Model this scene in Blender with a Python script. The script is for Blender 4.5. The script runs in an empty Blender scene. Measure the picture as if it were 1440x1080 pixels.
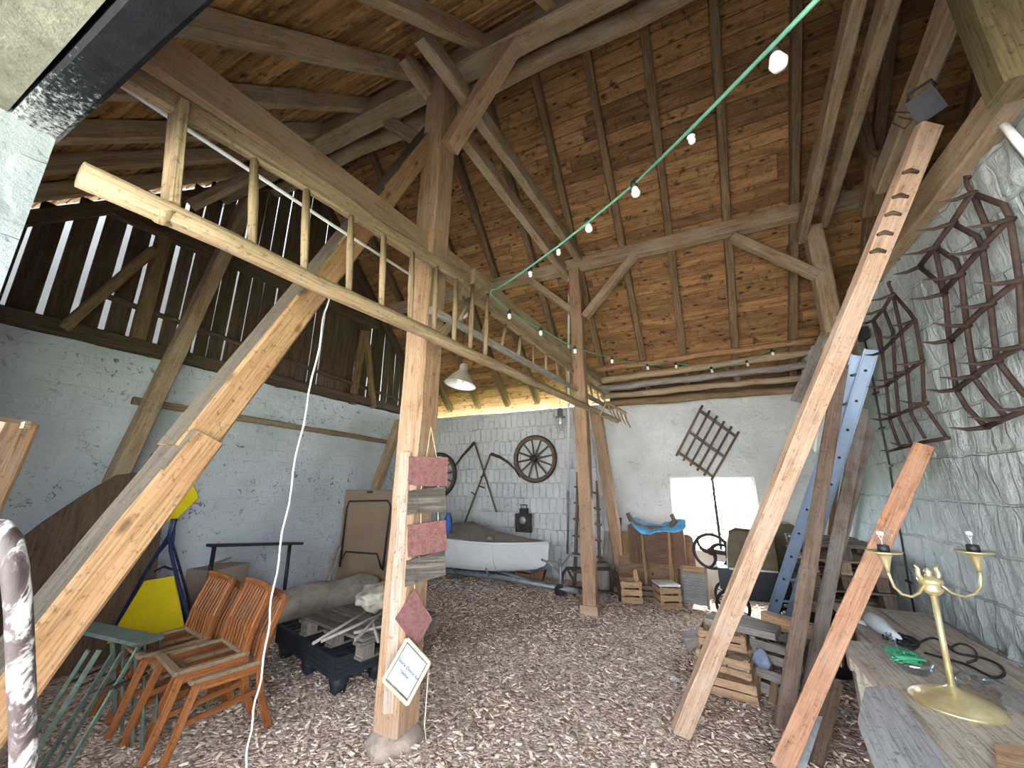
import bpy, math, random
from mathutils import Vector, Matrix, noise

# ------------------------------------------------------------------ camera, sky, sun, exposure
S = bpy.context.scene
COL = S.collection
R = math.radians
EYE = Vector((0.0, 0.0, 1.6))
YAW, PITCH, FPX = R(25.5), R(14.4), 541.0
cam_data = bpy.data.cameras.new('camera')
cam_data.sensor_width = 36.0
cam_data.lens = FPX / 1440 * 36.0
cam_data.clip_start = 0.02
cam = bpy.data.objects.new('camera', cam_data)
cam.location = EYE
cam.rotation_euler = (math.pi / 2 + PITCH, 0, YAW)
COL.objects.link(cam)
S.camera = cam

world = bpy.data.worlds.new('sky')
S.world = world
world.use_nodes = True
wbg = world.node_tree.nodes['Background']
wbg.inputs[0].default_value = (0.80, 0.88, 1.0, 1)
wbg.inputs[1].default_value = 1.5
_nt = world.node_tree                       # the sky is brighter on the sunny side behind the window wall
_tc = _nt.nodes.new('ShaderNodeTexCoord'); _sp = _nt.nodes.new('ShaderNodeSeparateXYZ'); _mr = _nt.nodes.new('ShaderNodeMapRange')
_nt.links.new(_tc.outputs['Generated'], _sp.inputs[0]); _nt.links.new(_sp.outputs[1], _mr.inputs[0])
for _i, _x in enumerate((0.1, 0.9, 1.6, 9.0)): _mr.inputs[_i + 1].default_value = _x
_nt.links.new(_mr.outputs[0], wbg.inputs[1])

sun_data = bpy.data.lights.new('sun', 'SUN')
sun_data.energy = 5.0
sun_data.angle = R(9)
sun_data.color = (1.0, 0.95, 0.86)
sun = bpy.data.objects.new('sun', sun_data)
sun.rotation_euler = (R(-38), 0, R(-12))
COL.objects.link(sun)

S.view_settings.view_transform = 'Standard'
S.view_settings.look = 'None'
S.view_settings.exposure = 3.15
S.view_settings.gamma = 1.0
S.cycles.use_denoising = True
S.cycles.max_bounces = 10
S.cycles.diffuse_bounces = 7

# ------------------------------------------------------------------ helpers
rnd = random.Random(7)

def V(*a):
    return Vector(a[0]) if len(a) == 1 else Vector(a)

_cy, _sy, _cp, _sp = math.cos(YAW), math.sin(YAW), math.cos(PITCH), math.sin(PITCH)
_FW = Vector((-_sy * _cp, _cy * _cp, _sp))
_RT = Vector((_cy, _sy, 0))
_UP = _RT.cross(_FW)

def at(u, v, x=None, y=None, z=None):
    """The point of the place seen at photo pixel (u, v) on the plane x=, y= or z=."""
    d = (u - 720) / FPX * _RT + (540 - v) / FPX * _UP + _FW
    i, val = (0, x) if x is not None else (1, y) if y is not None else (2, z)
    return EYE + d * ((val - EYE[i]) / d[i])

def atd(u, v, d):
    """The point of the place seen at photo pixel (u, v), d metres in front of the eye."""
    return EYE + ((u - 720) / FPX * _RT + (540 - v) / FPX * _UP + _FW) * d

def proj(p):
    q = V(p) - EYE; w = q.dot(_FW)
    return 720 + FPX * q.dot(_RT) / w, 540 - FPX * q.dot(_UP) / w

def along(p0, p1, u):
    """The point of the line p0-p1 that shows in photo column u."""
    a, c = 0.0, 1.0
    inc = proj(p1)[0] > proj(p0)[0]
    for _ in range(40):
        t = (a + c) / 2
        if (proj(p0.lerp(p1, t))[0] < u) == inc: a = t
        else: c = t
    return p0.lerp(p1, t)

def smooth(pts, n=5, closed=False):
    pts = [V(p) for p in pts]; out = []
    m = len(pts)
    for i in range(m - 1):
        a, b, c, d = pts[max(i - 1, 0)], pts[i], pts[i + 1], pts[min(i + 2, m - 1)]
        for k in range(n):
            t = k / n
            out.append(0.5 * ((2 * b) + (c - a) * t + (2 * a - 5 * b + 4 * c - d) * t * t + (3 * b - a - 3 * c + d) * t ** 3))
    return out + [pts[-1]]

class MB:
    def __init__(self):
        self.v, self.f, self.uv, self.t, self.sm = [], [], [], [], []

    def add(self, verts, faces, X=(1, 0, 0), Y=(0, 1, 0), Z=(0, 0, 1), tint=None, smooth=False):
        X, Y, Z = V(X), V(Y), V(Z)
        b = len(self.v)
        verts = [V(p) for p in verts]
        self.v += verts
        ou, ov = rnd.uniform(0, 50), rnd.uniform(0, 50)
        tint = rnd.uniform(0.82, 1.12) if tint is None else tint
        for f in faces:
            n = Vector((0, 0, 0))
            p0 = verts[f[0]]
            for k in range(1, len(f) - 1):
                n += (verts[f[k]] - p0).cross(verts[f[k + 1]] - p0)
            a, c, d = abs(n.dot(X)), abs(n.dot(Y)), abs(n.dot(Z))
            uvs = []
            for i in f:
                p = verts[i]
                if a > c and a > d:
                    uvs.append((p.dot(Y) + ou, p.dot(Z) + ov))
                elif c > d:
                    uvs.append((p.dot(Z) + ou + 3, p.dot(X) + ov))
                else:
                    uvs.append((p.dot(Y) + ou, p.dot(X) + ov))
            self.f.append([b + i for i in f])
            self.uv.append(uvs)
            self.t.append(tint)
            self.sm.append(smooth)
        return self

    def box(self, c, s, M=None, tint=None):
        c = V(c); hx, hy, hz = s[0] / 2, s[1] / 2, s[2] / 2
        M = M or Matrix.Identity(3)
        X, Y, Z = M @ V(1, 0, 0), M @ V(0, 1, 0), M @ V(0, 0, 1)
        vs = [c + X * sx * hx + Y * sy * hy + Z * sz * hz for sx in (-1, 1) for sy in (-1, 1) for sz in (-1, 1)]
        fs = [(0, 1, 3, 2), (4, 6, 7, 5), (0, 4, 5, 1), (2, 3, 7, 6), (0, 2, 6, 4), (1, 5, 7, 3)]
        dims = [(s[0], X), (s[1], Y), (s[2], Z)]
        dims.sort(key=lambda q: -q[0])
        return self.add(vs, fs, dims[0][1], dims[1][1], dims[2][1], tint)

    def beam(self, p0, p1, w, h, up=(0, 0, 1), ch=0.012, jit=0.004, seg=None, tint=None, w1=None, h1=None, bow=0.0):
        p0, p1 = V(p0), V(p1)
        X = (p1 - p0); L = X.length; X.normalize()
        up = V(up)
        Y = up.cross(X)
        if Y.length < 1e-4:
            Y = V(0, 1, 0).cross(X)
        Y.normalize(); Z = X.cross(Y)
        w1 = w if w1 is None else w1; h1 = h if h1 is None else h1
        n = seg or max(1, int(L / 0.3))
        ch = min(ch, w * 0.3, h * 0.3)
        vs, fs = [], []
        for k in range(n + 1):
            t = k / n
            a, b = (w + (w1 - w) * t) / 2, (h + (h1 - h) * t) / 2
            c = p0 + X * (L * t) + Z * (bow * math.sin(math.pi * t))
            for (sy, sz) in ((a, b - ch), (a - ch, b), (-a + ch, b), (-a, b - ch), (-a, -b + ch), (-a + ch, -b), (a - ch, -b), (a, -b + ch)):
                j = jit
                vs.append(c + Y * (sy + rnd.uniform(-j, j)) + Z * (sz + rnd.uniform(-j, j)))
        for k in range(n):
            for i in range(8):
                fs.append((k * 8 + i, k * 8 + (i + 1) % 8, k * 8 + 8 + (i + 1) % 8, k * 8 + 8 + i))
        fs.append(tuple(range(7, -1, -1))); fs.append(tuple(n * 8 + i for i in range(8)))
        return self.add(vs, fs, X, Y, Z, tint)

    def tube(self, pts, r, n=8, closed=False, tint=None, caps=True):
        pts = [V(p) for p in pts]
        m = len(pts)
        rs = r if isinstance(r, (list, tuple)) else [r] * m
        vs, fs = [], []
        prev = None
        for k in range(m):
            if closed:
                T = pts[(k + 1) % m] - pts[k - 1]
            else:
                T = pts[min(k + 1, m - 1)] - pts[max(k - 1, 0)]
            if T.length < 1e-9:
                T = V(0, 0, 1)
            T.normalize()
            if prev is None:
                A = V(0, 0, 1) if abs(T.z) < 0.9 else V(1, 0, 0)
                A = (A - T * A.dot(T)).normalized()
            else:
                A = (prev - T * prev.dot(T))
                A = A.normalized() if A.length > 1e-6 else prev
            prev = A
            B = T.cross(A)
            for i in range(n):
                g = 2 * math.pi * i / n
                vs.append(pts[k] + (A * math.cos(g) + B * math.sin(g)) * rs[k])
        for k in range(m if closed else m - 1):
            q = (k + 1) % m
            for i in range(n):
                fs.append((k * n + i, k * n + (i + 1) % n, q * n + (i + 1) % n, q * n + i))
        if caps and not closed:
            fs.append(tuple(range(n - 1, -1, -1))); fs.append(tuple((m - 1) * n + i for i in range(n)))
        X = (pts[-1] - pts[0]) if not closed else V(1, 0, 0)
        X = X.normalized() if X.length > 1e-6 else V(1, 0, 0)
        Y = X.orthogonal().normalized()
        return self.add(vs, fs, X, Y, X.cross(Y), tint, True)

    def lathe(self, prof, c=(0, 0, 0), axis=(0, 0, 1), n=24, tint=None, sq=None, caps=True):
        c = V(c); Z = V(axis).normalized(); X = Z.orthogonal().normalized(); Y = Z.cross(X)
        vs, fs = [], []
        for (r, z) in prof:
            for i in range(n):
                g = 2 * math.pi * i / n
                k = sq(g, r, z) if sq else 1.0
                vs.append(c + Z * z + (X * math.cos(g) + Y * math.sin(g)) * r * k)
        m = len(prof)
        for k in range(m - 1):
            for i in range(n):
                fs.append((k * n + i, k * n + (i + 1) % n, (k + 1) * n + (i + 1) % n, (k + 1) * n + i))
        if caps and prof[0][0] > 1e-4: fs.append(tuple(range(n - 1, -1, -1)))
        if caps and prof[-1][0] > 1e-4: fs.append(tuple((m - 1) * n + i for i in range(n)))
        return self.add(vs, fs, Z, X, Y, tint, True)

    def prism(self, poly, th, o=(0, 0, 0), A=(1, 0, 0), B=(0, 0, 1), tint=None, grain=None):
        """polygon in the plane (A, B) at o, extruded by th along A x B"""
        A, B = V(A).normalized(), V(B).normalized(); N = A.cross(B).normalized(); o = V(o)
        n = len(poly)
        vs = [o + A * a + B * b for a, b in poly] + [o + A * a + B * b + N * th for a, b in poly]
        fs = [tuple(range(n - 1, -1, -1)), tuple(range(n, 2 * n))]
        for i in range(n):
            j = (i + 1) % n
            fs.append((i, j, n + j, n + i))
        g = A if grain == 'A' else B
        return self.add(vs, fs, g, B if grain == 'A' else A, N, tint)

    def torus(self, c, axis, rad, r, n=32, m=8, tint=None):
        Z = V(axis).normalized(); X = Z.orthogonal().normalized(); Y = Z.cross(X); c = V(c)
        return self.tube([c + (X * math.cos(2 * math.pi * i / n) + Y * math.sin(2 * math.pi * i / n)) * rad for i in range(n)], r, m, True, tint)

    def build(self, name, mat, parent=None, local=False):
        me = bpy.data.meshes.new(name)
        vs = self.v
        o = bpy.data.objects.new(name, me)
        if parent is None:
            if local:
                org = Vector((0, 0, 0))
            else:
                xs = [p.x for p in vs]; ys = [p.y for p in vs]; zs = [p.z for p in vs]
                org = Vector(((min(xs) + max(xs)) / 2, (min(ys) + max(ys)) / 2, min(zs)))
            o.location = org
            vs = [p - org for p in vs]
        else:
            o.parent = parent
            if not local:
                Mi = world_of(parent).inverted()
                vs = [Mi @ p for p in vs]
        me.from_pydata([tuple(p) for p in vs], [], self.f)
        uvl = me.uv_layers.new(name='UVMap')
        flat = [c for f in self.uv for q in f for c in q]
        uvl.data.foreach_set('uv', flat)
        at_ = me.attributes.new('tint', 'FLOAT', 'FACE')
        at_.data.foreach_set('value', self.t)
        me.polygons.foreach_set('use_smooth', self.sm)
        me.materials.append(mat)
        me.update()
        COL.objects.link(o)
        return o

def world_of(o):
    M = Matrix.Translation(o.location) @ o.rotation_euler.to_matrix().to_4x4()
    return world_of(o.parent) @ M if o.parent else M

def tag(o, label=None, cat=None, group=None, kind=None):
    if label: o['label'] = label
    if cat: o['category'] = cat
    if group: o['group'] = group
    if kind: o['kind'] = kind
    return o

def thing(name, loc, label, cat, rot=(0, 0, 0), group=None):
    o = bpy.data.objects.new(name, None)
    o.empty_display_size = 0.1
    o.location = loc; o.rotation_euler = rot
    COL.objects.link(o)
    return tag(o, label, cat, group)

def copy_tree(o, parent=None):
    c = o.copy(); COL.objects.link(c)
    if parent: c.parent = parent
    for ch in list(o.children):
        copy_tree(ch, c)
    return c

def rz(a): return Matrix.Rotation(R(a), 3, 'Z')
def frame3(X, Y, Z): return Matrix((V(X), V(Y), V(Z))).transposed()

# ------------------------------------------------------------------ materials
def nodes_of(name):
    m = bpy.data.materials.new(name); m.use_nodes = True
    nt = m.node_tree
    return m, nt, nt.nodes['Principled BSDF']

def ramp(nt, stops):
    n = nt.nodes.new('ShaderNodeValToRGB')
    e = n.color_ramp.elements
    while len(e) < len(stops): e.new(0.5)
    for i, (p, c) in enumerate(stops):
        e[i].position = p; e[i].color = (*c, 1)
    return n

def mixc(nt, kind, fac, a, b):
    n = nt.nodes.new('ShaderNodeMix'); n.data_type = 'RGBA'; n.blend_type = kind
    for s, val in ((0, fac), (6, a), (7, b)):
        if isinstance(val, (int, float)): n.inputs[s].default_value = val
        elif isinstance(val, tuple): n.inputs[s].default_value = (*val, 1)
        else: nt.links.new(val, n.inputs[s])
    return n.outputs[2]

def noisen(nt, vec, scale, detail=4, rough=0.55, dist=0.0):
    n = nt.nodes.new('ShaderNodeTexNoise')
    n.inputs['Scale'].default_value = scale; n.inputs['Detail'].default_value = detail
    n.inputs['Roughness'].default_value = rough; n.inputs['Distortion'].default_value = dist
    if vec is not None: nt.links.new(vec, n.inputs['Vector'])
    return n.outputs[0]

def mapping(nt, vec, sc):
    n = nt.nodes.new('ShaderNodeMapping'); n.inputs['Scale'].default_value = sc
    nt.links.new(vec, n.inputs['Vector'])
    return n.outputs[0]

def tint_of(nt):
    n = nt.nodes.new('ShaderNodeAttribute'); n.attribute_name = 'tint'
    return n.outputs['Fac']

def bump(nt, h, strength, dist, bsdf, prev=None):
    b = nt.nodes.new('ShaderNodeBump'); b.inputs['Strength'].default_value = strength; b.inputs['Distance'].default_value = dist
    nt.links.new(h, b.inputs['Height'])
    if prev: nt.links.new(prev, b.inputs['Normal'])
    nt.links.new(b.outputs[0], bsdf.inputs['Normal'])
    return b.outputs[0]

def maprange(nt, val, a, b, c=0.0, d=1.0):
    n = nt.nodes.new('ShaderNodeMapRange')
    nt.links.new(val, n.inputs[0])
    for i, x in enumerate((a, b, c, d)): n.inputs[i + 1].default_value = x
    return n.outputs[0]

def wood(name, dark, mid, light, rough=0.8, knots=0.5, grain=1.0, dust=None, dustamt=0.0, spots=0.0):
    m, nt, bs = nodes_of(name)
    uv = nt.nodes.new('ShaderNodeUVMap').outputs[0]
    tc = nt.nodes.new('ShaderNodeTexCoord').outputs['Object']
    g1 = noisen(nt, mapping(nt, uv, (14 * grain, 1.1, 1)), 1.6, 6, 0.6, 0.6)
    g2 = noisen(nt, mapping(nt, uv, (90 * grain, 2.5, 1)), 1.5, 3, 0.6, 0.2)
    r1 = ramp(nt, [(0.22, dark), (0.5, mid), (0.80, light)])
    nt.links.new(g1, r1.inputs[0])
    c = r1.outputs[0]
    c = mixc(nt, 'MULTIPLY', maprange(nt, g2, 0.46, 0.66, 0.0, 0.7), c, tuple(0.42 for _ in range(3)))
    sp_ = noisen(nt, tc, 38, 4, 0.7)
    c = mixc(nt, 'MULTIPLY', maprange(nt, sp_, 0.56, 0.68, 0.0, 0.75), c, tuple(0.35 for _ in range(3)))
    if knots > 0:
        vo = nt.nodes.new('ShaderNodeTexVoronoi'); vo.voronoi_dimensions = '2D'; vo.inputs['Scale'].default_value = 1.0
        nt.links.new(mapping(nt, uv, (4.5, 1.9, 1)), vo.inputs['Vector'])
        k = maprange(nt, vo.outputs['Distance'], 0.03, 0.10, knots, 0.0)
        c = mixc(nt, 'MIX', k, c, tuple(x * 0.35 for x in dark))
    if spots > 0:
        s = noisen(nt, tc, 9, 5, 0.7)
        c = mixc(nt, 'MIX', maprange(nt, s, 0.56, 0.66, 0.0, spots), c, tuple(x * 0.25 for x in dark))
    if dust:
        d = noisen(nt, tc, 3.2, 6, 0.65)
        c = mixc(nt, 'MIX', maprange(nt, d, 0.40, 0.66, 0.0, dustamt), c, dust)
    tn = nt.nodes.new('ShaderNodeCombineColor')
    t = tint_of(nt)
    for i in range(3): nt.links.new(t, tn.inputs[i])
    c = mixc(nt, 'MULTIPLY', 1.0, c, tn.outputs[0])
    nt.links.new(c, bs.inputs['Base Color'])
    bs.inputs['Roughness'].default_value = rough
    bs.inputs['Specular IOR Level'].default_value = 0.25
    h = mixc(nt, 'ADD', 0.6, g1, g2)
    bump(nt, h, 0.35, 0.01, bs)
    return m

def plain(name, col, rough=0.6, metal=0.0, var=0.15, scale=8, dirt=None, dirtamt=0.0, bumpamt=0.0, spec=0.4, alpha=None):
    m, nt, bs = nodes_of(name)
    tc = nt.nodes.new('ShaderNodeTexCoord').outputs['Object']
    n1 = noisen(nt, tc, scale, 5, 0.6)
    a = tuple(max(0, x * (1 - var)) for x in col); b = tuple(min(1, x * (1 + var)) for x in col)
    r1 = ramp(nt, [(0.3, a), (0.7, b)]); nt.links.new(n1, r1.inputs[0])
    c = r1.outputs[0]
    if dirt:
        n2 = noisen(nt, tc, scale * 1.7, 6, 0.7, 0.3)
        c = mixc(nt, 'MIX', maprange(nt, n2, 0.5 - 0.12, 0.5 + 0.12, 0, dirtamt), c, dirt)
    nt.links.new(c, bs.inputs['Base Color'])
    bs.inputs['Roughness'].default_value = rough; bs.inputs['Metallic'].default_value = metal
    bs.inputs['Specular IOR Level'].default_value = spec
    if bumpamt: bump(nt, noisen(nt, tc, scale * 4, 5, 0.7), bumpamt, 0.01, bs)
    if alpha is not None: bs.inputs['Alpha'].default_value = alpha
    return m

def glassy(name, col=(1, 1, 1), rough=0.05):
    m, nt, bs = nodes_of(name)
    bs.inputs['Base Color'].default_value = (*col, 1); bs.inputs['Transmission Weight'].default_value = 1.0
    bs.inputs['Roughness'].default_value = rough; bs.inputs['IOR'].default_value = 1.35
    return m

def thin_glass(name, col=(0.95, 0.98, 1.0), fac=0.12):
    m = bpy.data.materials.new(name); m.use_nodes = True
    nt = m.node_tree; nt.nodes.clear()
    o = nt.nodes.new('ShaderNodeOutputMaterial'); t = nt.nodes.new('ShaderNodeBsdfTransparent'); g = nt.nodes.new('ShaderNodeBsdfGlossy')
    t.inputs[0].default_value = (*col, 1); g.inputs['Roughness'].default_value = 0.05
    x = nt.nodes.new('ShaderNodeMixShader'); x.inputs[0].default_value = fac
    nt.links.new(t.outputs[0], x.inputs[1]); nt.links.new(g.outputs[0], x.inputs[2]); nt.links.new(x.outputs[0], o.inputs[0])
    return m

def painted_masonry(name, base, stain, hole, bx, bz, axis, crackamt=0.6, hole_amt=0.8, relief=0.9, rough_b=0.75, drip=0.0):
    m, nt, bs = nodes_of(name)
    tc = nt.nodes.new('ShaderNodeTexCoord').outputs['Object']
    sp = nt.nodes.new('ShaderNodeSeparateXYZ'); nt.links.new(tc, sp.inputs[0])
    cb = nt.nodes.new('ShaderNodeCombineXYZ')
    nt.links.new(sp.outputs[axis], cb.inputs[0]); nt.links.new(sp.outputs[2], cb.inputs[1])
    wob = noisen(nt, tc, 4, 3)
    off = nt.nodes.new('ShaderNodeVectorMath'); off.operation = 'SCALE'; off.inputs['Scale'].default_value = 0.05
    cw = nt.nodes.new('ShaderNodeTexNoise'); cw.inputs['Scale'].default_value = 5; nt.links.new(tc, cw.inputs['Vector'])
    nt.links.new(cw.outputs['Color'], off.inputs[0])
    ad = nt.nodes.new('ShaderNodeVectorMath'); ad.operation = 'ADD'
    nt.links.new(cb.outputs[0], ad.inputs[0]); nt.links.new(off.outputs[0], ad.inputs[1])
    br = nt.nodes.new('ShaderNodeTexBrick')
    br.inputs['Scale'].default_value = 1.0
    br.inputs['Brick Width'].default_value = bx; br.inputs['Row Height'].default_value = bz
    br.inputs['Mortar Size'].default_value = 0.010; br.inputs['Mortar Smooth'].default_value = 0.4
    nt.links.new(ad.outputs[0], br.inputs['Vector'])
    mort = br.outputs['Fac']
    n1 = noisen(nt, tc, 1.3, 5, 0.6)
    r1 = ramp(nt, [(0.35, stain), (0.62, base)]); nt.links.new(n1, r1.inputs[0])
    c = r1.outputs[0]
    # broken paint: thin dark cracks and pits
    n2 = noisen(nt, tc, 11, 8, 0.75, 1.2)
    n3 = noisen(nt, tc, 2.1, 3, 0.5)
    cr = maprange(nt, n2, 0.565, 0.615, 0.0, hole_amt)
    pm = nt.nodes.new('ShaderNodeMath'); pm.operation = 'MULTIPLY'
    nt.links.new(cr, pm.inputs[0]); nt.links.new(maprange(nt, n3, 0.36, 0.58), pm.inputs[1])
    c = mixc(nt, 'MIX', pm.outputs[0], c, hole)
    mm = nt.nodes.new('ShaderNodeMath'); mm.operation = 'MULTIPLY'
    nt.links.new(mort, mm.inputs[0]); nt.links.new(maprange(nt, noisen(nt, tc, 3.0, 4), 0.45, 0.62, 0, crackamt), mm.inputs[1])
    c = mixc(nt, 'MIX', mm.outputs[0], c, hole)
    nt.links.new(c, bs.inputs['Base Color'])
    bs.inputs['Roughness'].default_value = 0.75; bs.inputs['Specular IOR Level'].default_value = 0.25
    h1 = noisen(nt, tc, 16, 8, 0.78)
    inv = maprange(nt, mort, 0, 1, relief, 0.0)
    if drip:
        h2 = noisen(nt, mapping(nt, tc, (20, 20, 4.5)), 1.6, 6, 0.65, 0.8)
        h1 = mixc(nt, 'ADD', drip, h1, h2)
    hh = mixc(nt, 'ADD', 0.8, inv, h1)
    bump(nt, hh, rough_b, 0.045, bs)
    return m

M = {}
M['beam'] = wood('hewn_beam_wood', (0.16, 0.10, 0.055), (0.33, 0.22, 0.125), (0.46, 0.33, 0.20), 0.82, 0.35, 0.8, (0.38, 0.33, 0.26), 0.5)
M['new'] = wood('fresh_pine_wood', (0.27, 0.135, 0.06), (0.42, 0.235, 0.115), (0.52, 0.325, 0.18), 0.72, 0.8, 0.8)
M['post'] = wood('sawn_post_wood', (0.21, 0.115, 0.06), (0.34, 0.20, 0.112), (0.43, 0.275, 0.165), 0.78, 0.5, 0.8, (0.34, 0.26, 0.20), 0.45)
M['rafter'] = wood('rafter_wood', (0.10, 0.06, 0.032), (0.20, 0.13, 0.07), (0.30, 0.20, 0.11), 0.85, 0.2, 0.8)
M['dark'] = wood('old_dark_wood', (0.045, 0.028, 0.018), (0.10, 0.066, 0.043), (0.16, 0.11, 0.075), 0.88, 0.2, 0.9)
M['ceil'] = wood('roof_board_wood', (0.13, 0.062, 0.024), (0.35, 0.185, 0.074), (0.52, 0.295, 0.122), 0.8, 0.95, 0.7, None, 0, 0.75)
M['ladder'] = wood('ladder_wood', (0.20, 0.132, 0.075), (0.31, 0.215, 0.127), (0.40, 0.29, 0.18), 0.75, 0.15, 0.8)
M['greyt'] = wood('grey_table_board', (0.29, 0.235, 0.185), (0.45, 0.385, 0.315), (0.57, 0.505, 0.425), 0.9, 0.15, 0.9)
M['greyb'] = wood('weathered_blue_grey_board', (0.22, 0.21, 0.205), (0.335, 0.325, 0.32), (0.43, 0.42, 0.415), 0.9, 0.25, 0.9)
M['grey'] = wood('weathered_grey_wood', (0.17, 0.145, 0.125), (0.31, 0.27, 0.24), (0.43, 0.39, 0.35), 0.9, 0.2, 1.0)
M['white_l'] = painted_masonry('limewashed_wall_left', (0.70, 0.745, 0.80), (0.57, 0.61, 0.66), (0.10, 0.09, 0.085), 0.30, 0.16, 1, 0.05, 0.85, 0.10)
M['white_b'] = painted_masonry('limewashed_wall_back', (0.76, 0.76, 0.76), (0.60, 0.60, 0.60), (0.12, 0.10, 0.08), 0.13, 0.27, 0, 0.42, 0.5, 0.7)
M['white_r'] = painted_masonry('limewashed_wall_right', (0.70, 0.755, 0.72), (0.54, 0.595, 0.57), (0.22, 0.22, 0.18), 0.16, 0.30, 1, 0.45, 0.4, 0.9, 1.0, 1.0)
M['soot'] = plain('sooty_timber', (0.006, 0.0063, 0.008), 0.6, 0, 0.4, 12, (0.03, 0.03, 0.03), 0.15, 0.3, 0.1)
nt = M['soot'].node_tree; bs = nt.nodes['Principled BSDF']
tc = nt.nodes.new('ShaderNodeTexCoord').outputs['Object']
sx_ = nt.nodes.new('ShaderNodeSeparateXYZ'); nt.links.new(tc, sx_.inputs[0])
ad_ = nt.nodes.new('ShaderNodeMath'); ad_.operation = 'MULTIPLY_ADD'; ad_.inputs[1].default_value = -0.55; nt.links.new(sx_.outputs[0], ad_.inputs[0])
nt.links.new(noisen(nt, tc, 60, 6, 0.8), ad_.inputs[2])
old_ = bs.inputs['Base Color'].links[0].from_socket
nt.links.new(mixc(nt, 'MIX', maprange(nt, ad_.outputs[0], 1.42, 1.62, 0, 0.9), old_, (0.42, 0.44, 0.45)), bs.inputs['Base Color'])   # limewash spattered on the bearing end
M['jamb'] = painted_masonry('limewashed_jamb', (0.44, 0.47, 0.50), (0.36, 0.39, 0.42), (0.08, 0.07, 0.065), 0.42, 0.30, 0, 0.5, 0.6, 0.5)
M['plaster'] = painted_masonry('limewashed_plaster', (0.76, 0.76, 0.74), (0.60, 0.60, 0.58), (0.16, 0.13, 0.10), 0.5, 0.4, 0, 0.0, 0.35, 0.04)
M['stone'] = plain('grey_lintel_stone', (0.17, 0.165, 0.125), 0.9, 0, 0.3, 9, (0.08, 0.075, 0.055), 0.5, 0.6)
M['grass'] = plain('meadow_grass', (0.20, 0.27, 0.09), 0.9, 0, 0.3, 6)
M['lawn'] = plain('lawn_grass', (0.22, 0.34, 0.10), 0.9, 0, 0.3, 6)
M['gravel'] = plain('pale_yard_gravel', (0.66, 0.62, 0.56), 0.95, 0, 0.15, 12)
M['outwall'] = plain('outside_grey_wall', (0.075, 0.077, 0.078), 0.9, 0, 0.2, 2)

# ------------------------------------------------------------------ setting: floor, walls, roof
XL, YB, XR, YF = -5.45, 6.98, 1.56, 0.30
ZW = 3.0

def grid_wall(name, nu, nv, fn, mat):
    b = MB()
    vs = [fn(i / nu, j / nv) for j in range(nv + 1) for i in range(nu + 1)]
    fs = [(j * (nu + 1) + i, j * (nu + 1) + i + 1, (j + 1) * (nu + 1) + i + 1, (j + 1) * (nu + 1) + i) for j in range(nv) for i in range(nu)]
    b.add(vs, fs, tint=1.0, smooth=True)
    return b.build(name, mat, local=True)

def n3(p, s): return noise.noise(V(p) * s)

# the floor of chopped wood, slightly uneven
m, nt, bs = nodes_of('wood_chip_floor')
tc = nt.nodes.new('ShaderNodeTexCoord').outputs['Object']
vo = nt.nodes.new('ShaderNodeTexVoronoi'); vo.inputs['Scale'].default_value = 42; vo.inputs['Randomness'].default_value = 1.0
wv = nt.nodes.new('ShaderNodeVectorMath'); wv.operation = 'ADD'
cn = nt.nodes.new('ShaderNodeTexNoise'); cn.inputs['Scale'].default_value = 14; cn.inputs['Detail'].default_value = 3
nt.links.new(tc, cn.inputs['Vector'])
sc_ = nt.nodes.new('ShaderNodeVectorMath'); sc_.operation = 'SCALE'; sc_.inputs['Scale'].default_value = 0.09
nt.links.new(cn.outputs['Color'], sc_.inputs[0]); nt.links.new(tc, wv.inputs[0]); nt.links.new(sc_.outputs[0], wv.inputs[1])
nt.links.new(wv.outputs[0], vo.inputs['Vector'])
spc = nt.nodes.new('ShaderNodeSeparateColor'); nt.links.new(vo.outputs['Color'], spc.inputs[0])
rc = ramp(nt, [(0.0, (0.30, 0.21, 0.155)), (0.3, (0.54, 0.41, 0.325)), (0.7, (0.72, 0.575, 0.465)), (1.0, (0.86, 0.72, 0.60))])
nt.links.new(spc.outputs[0], rc.inputs[0])
cc = mixc(nt, 'MIX', maprange(nt, vo.outputs['Distance'], 0.5, 0.8, 0, 0.6), rc.outputs[0], (0.11, 0.085, 0.07))
nt.links.new(cc, bs.inputs['Base Color']); bs.inputs['Roughness'].default_value = 0.95; bs.inputs['Specular IOR Level'].default_value = 0.1
bump(nt, maprange(nt, vo.outputs['Distance'], 0.0, 0.8, 1, 0), 0.9, 0.02, bs)
M['chips'] = m
fx0, fx1, fy0, fy1 = XL - 0.1, 4.3, -0.4, YB + 0.1
floor = grid_wall('floor', 120, 90, lambda a, b: V(fx0 + (fx1 - fx0) * a, fy0 + (fy1 - fy0) * b,
                  -0.012 + 0.012 * n3((fx0 + (fx1 - fx0) * a, fy0 + (fy1 - fy0) * b, 0), 1.6)), M['chips'])
tag(floor, kind='structure')

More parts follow.
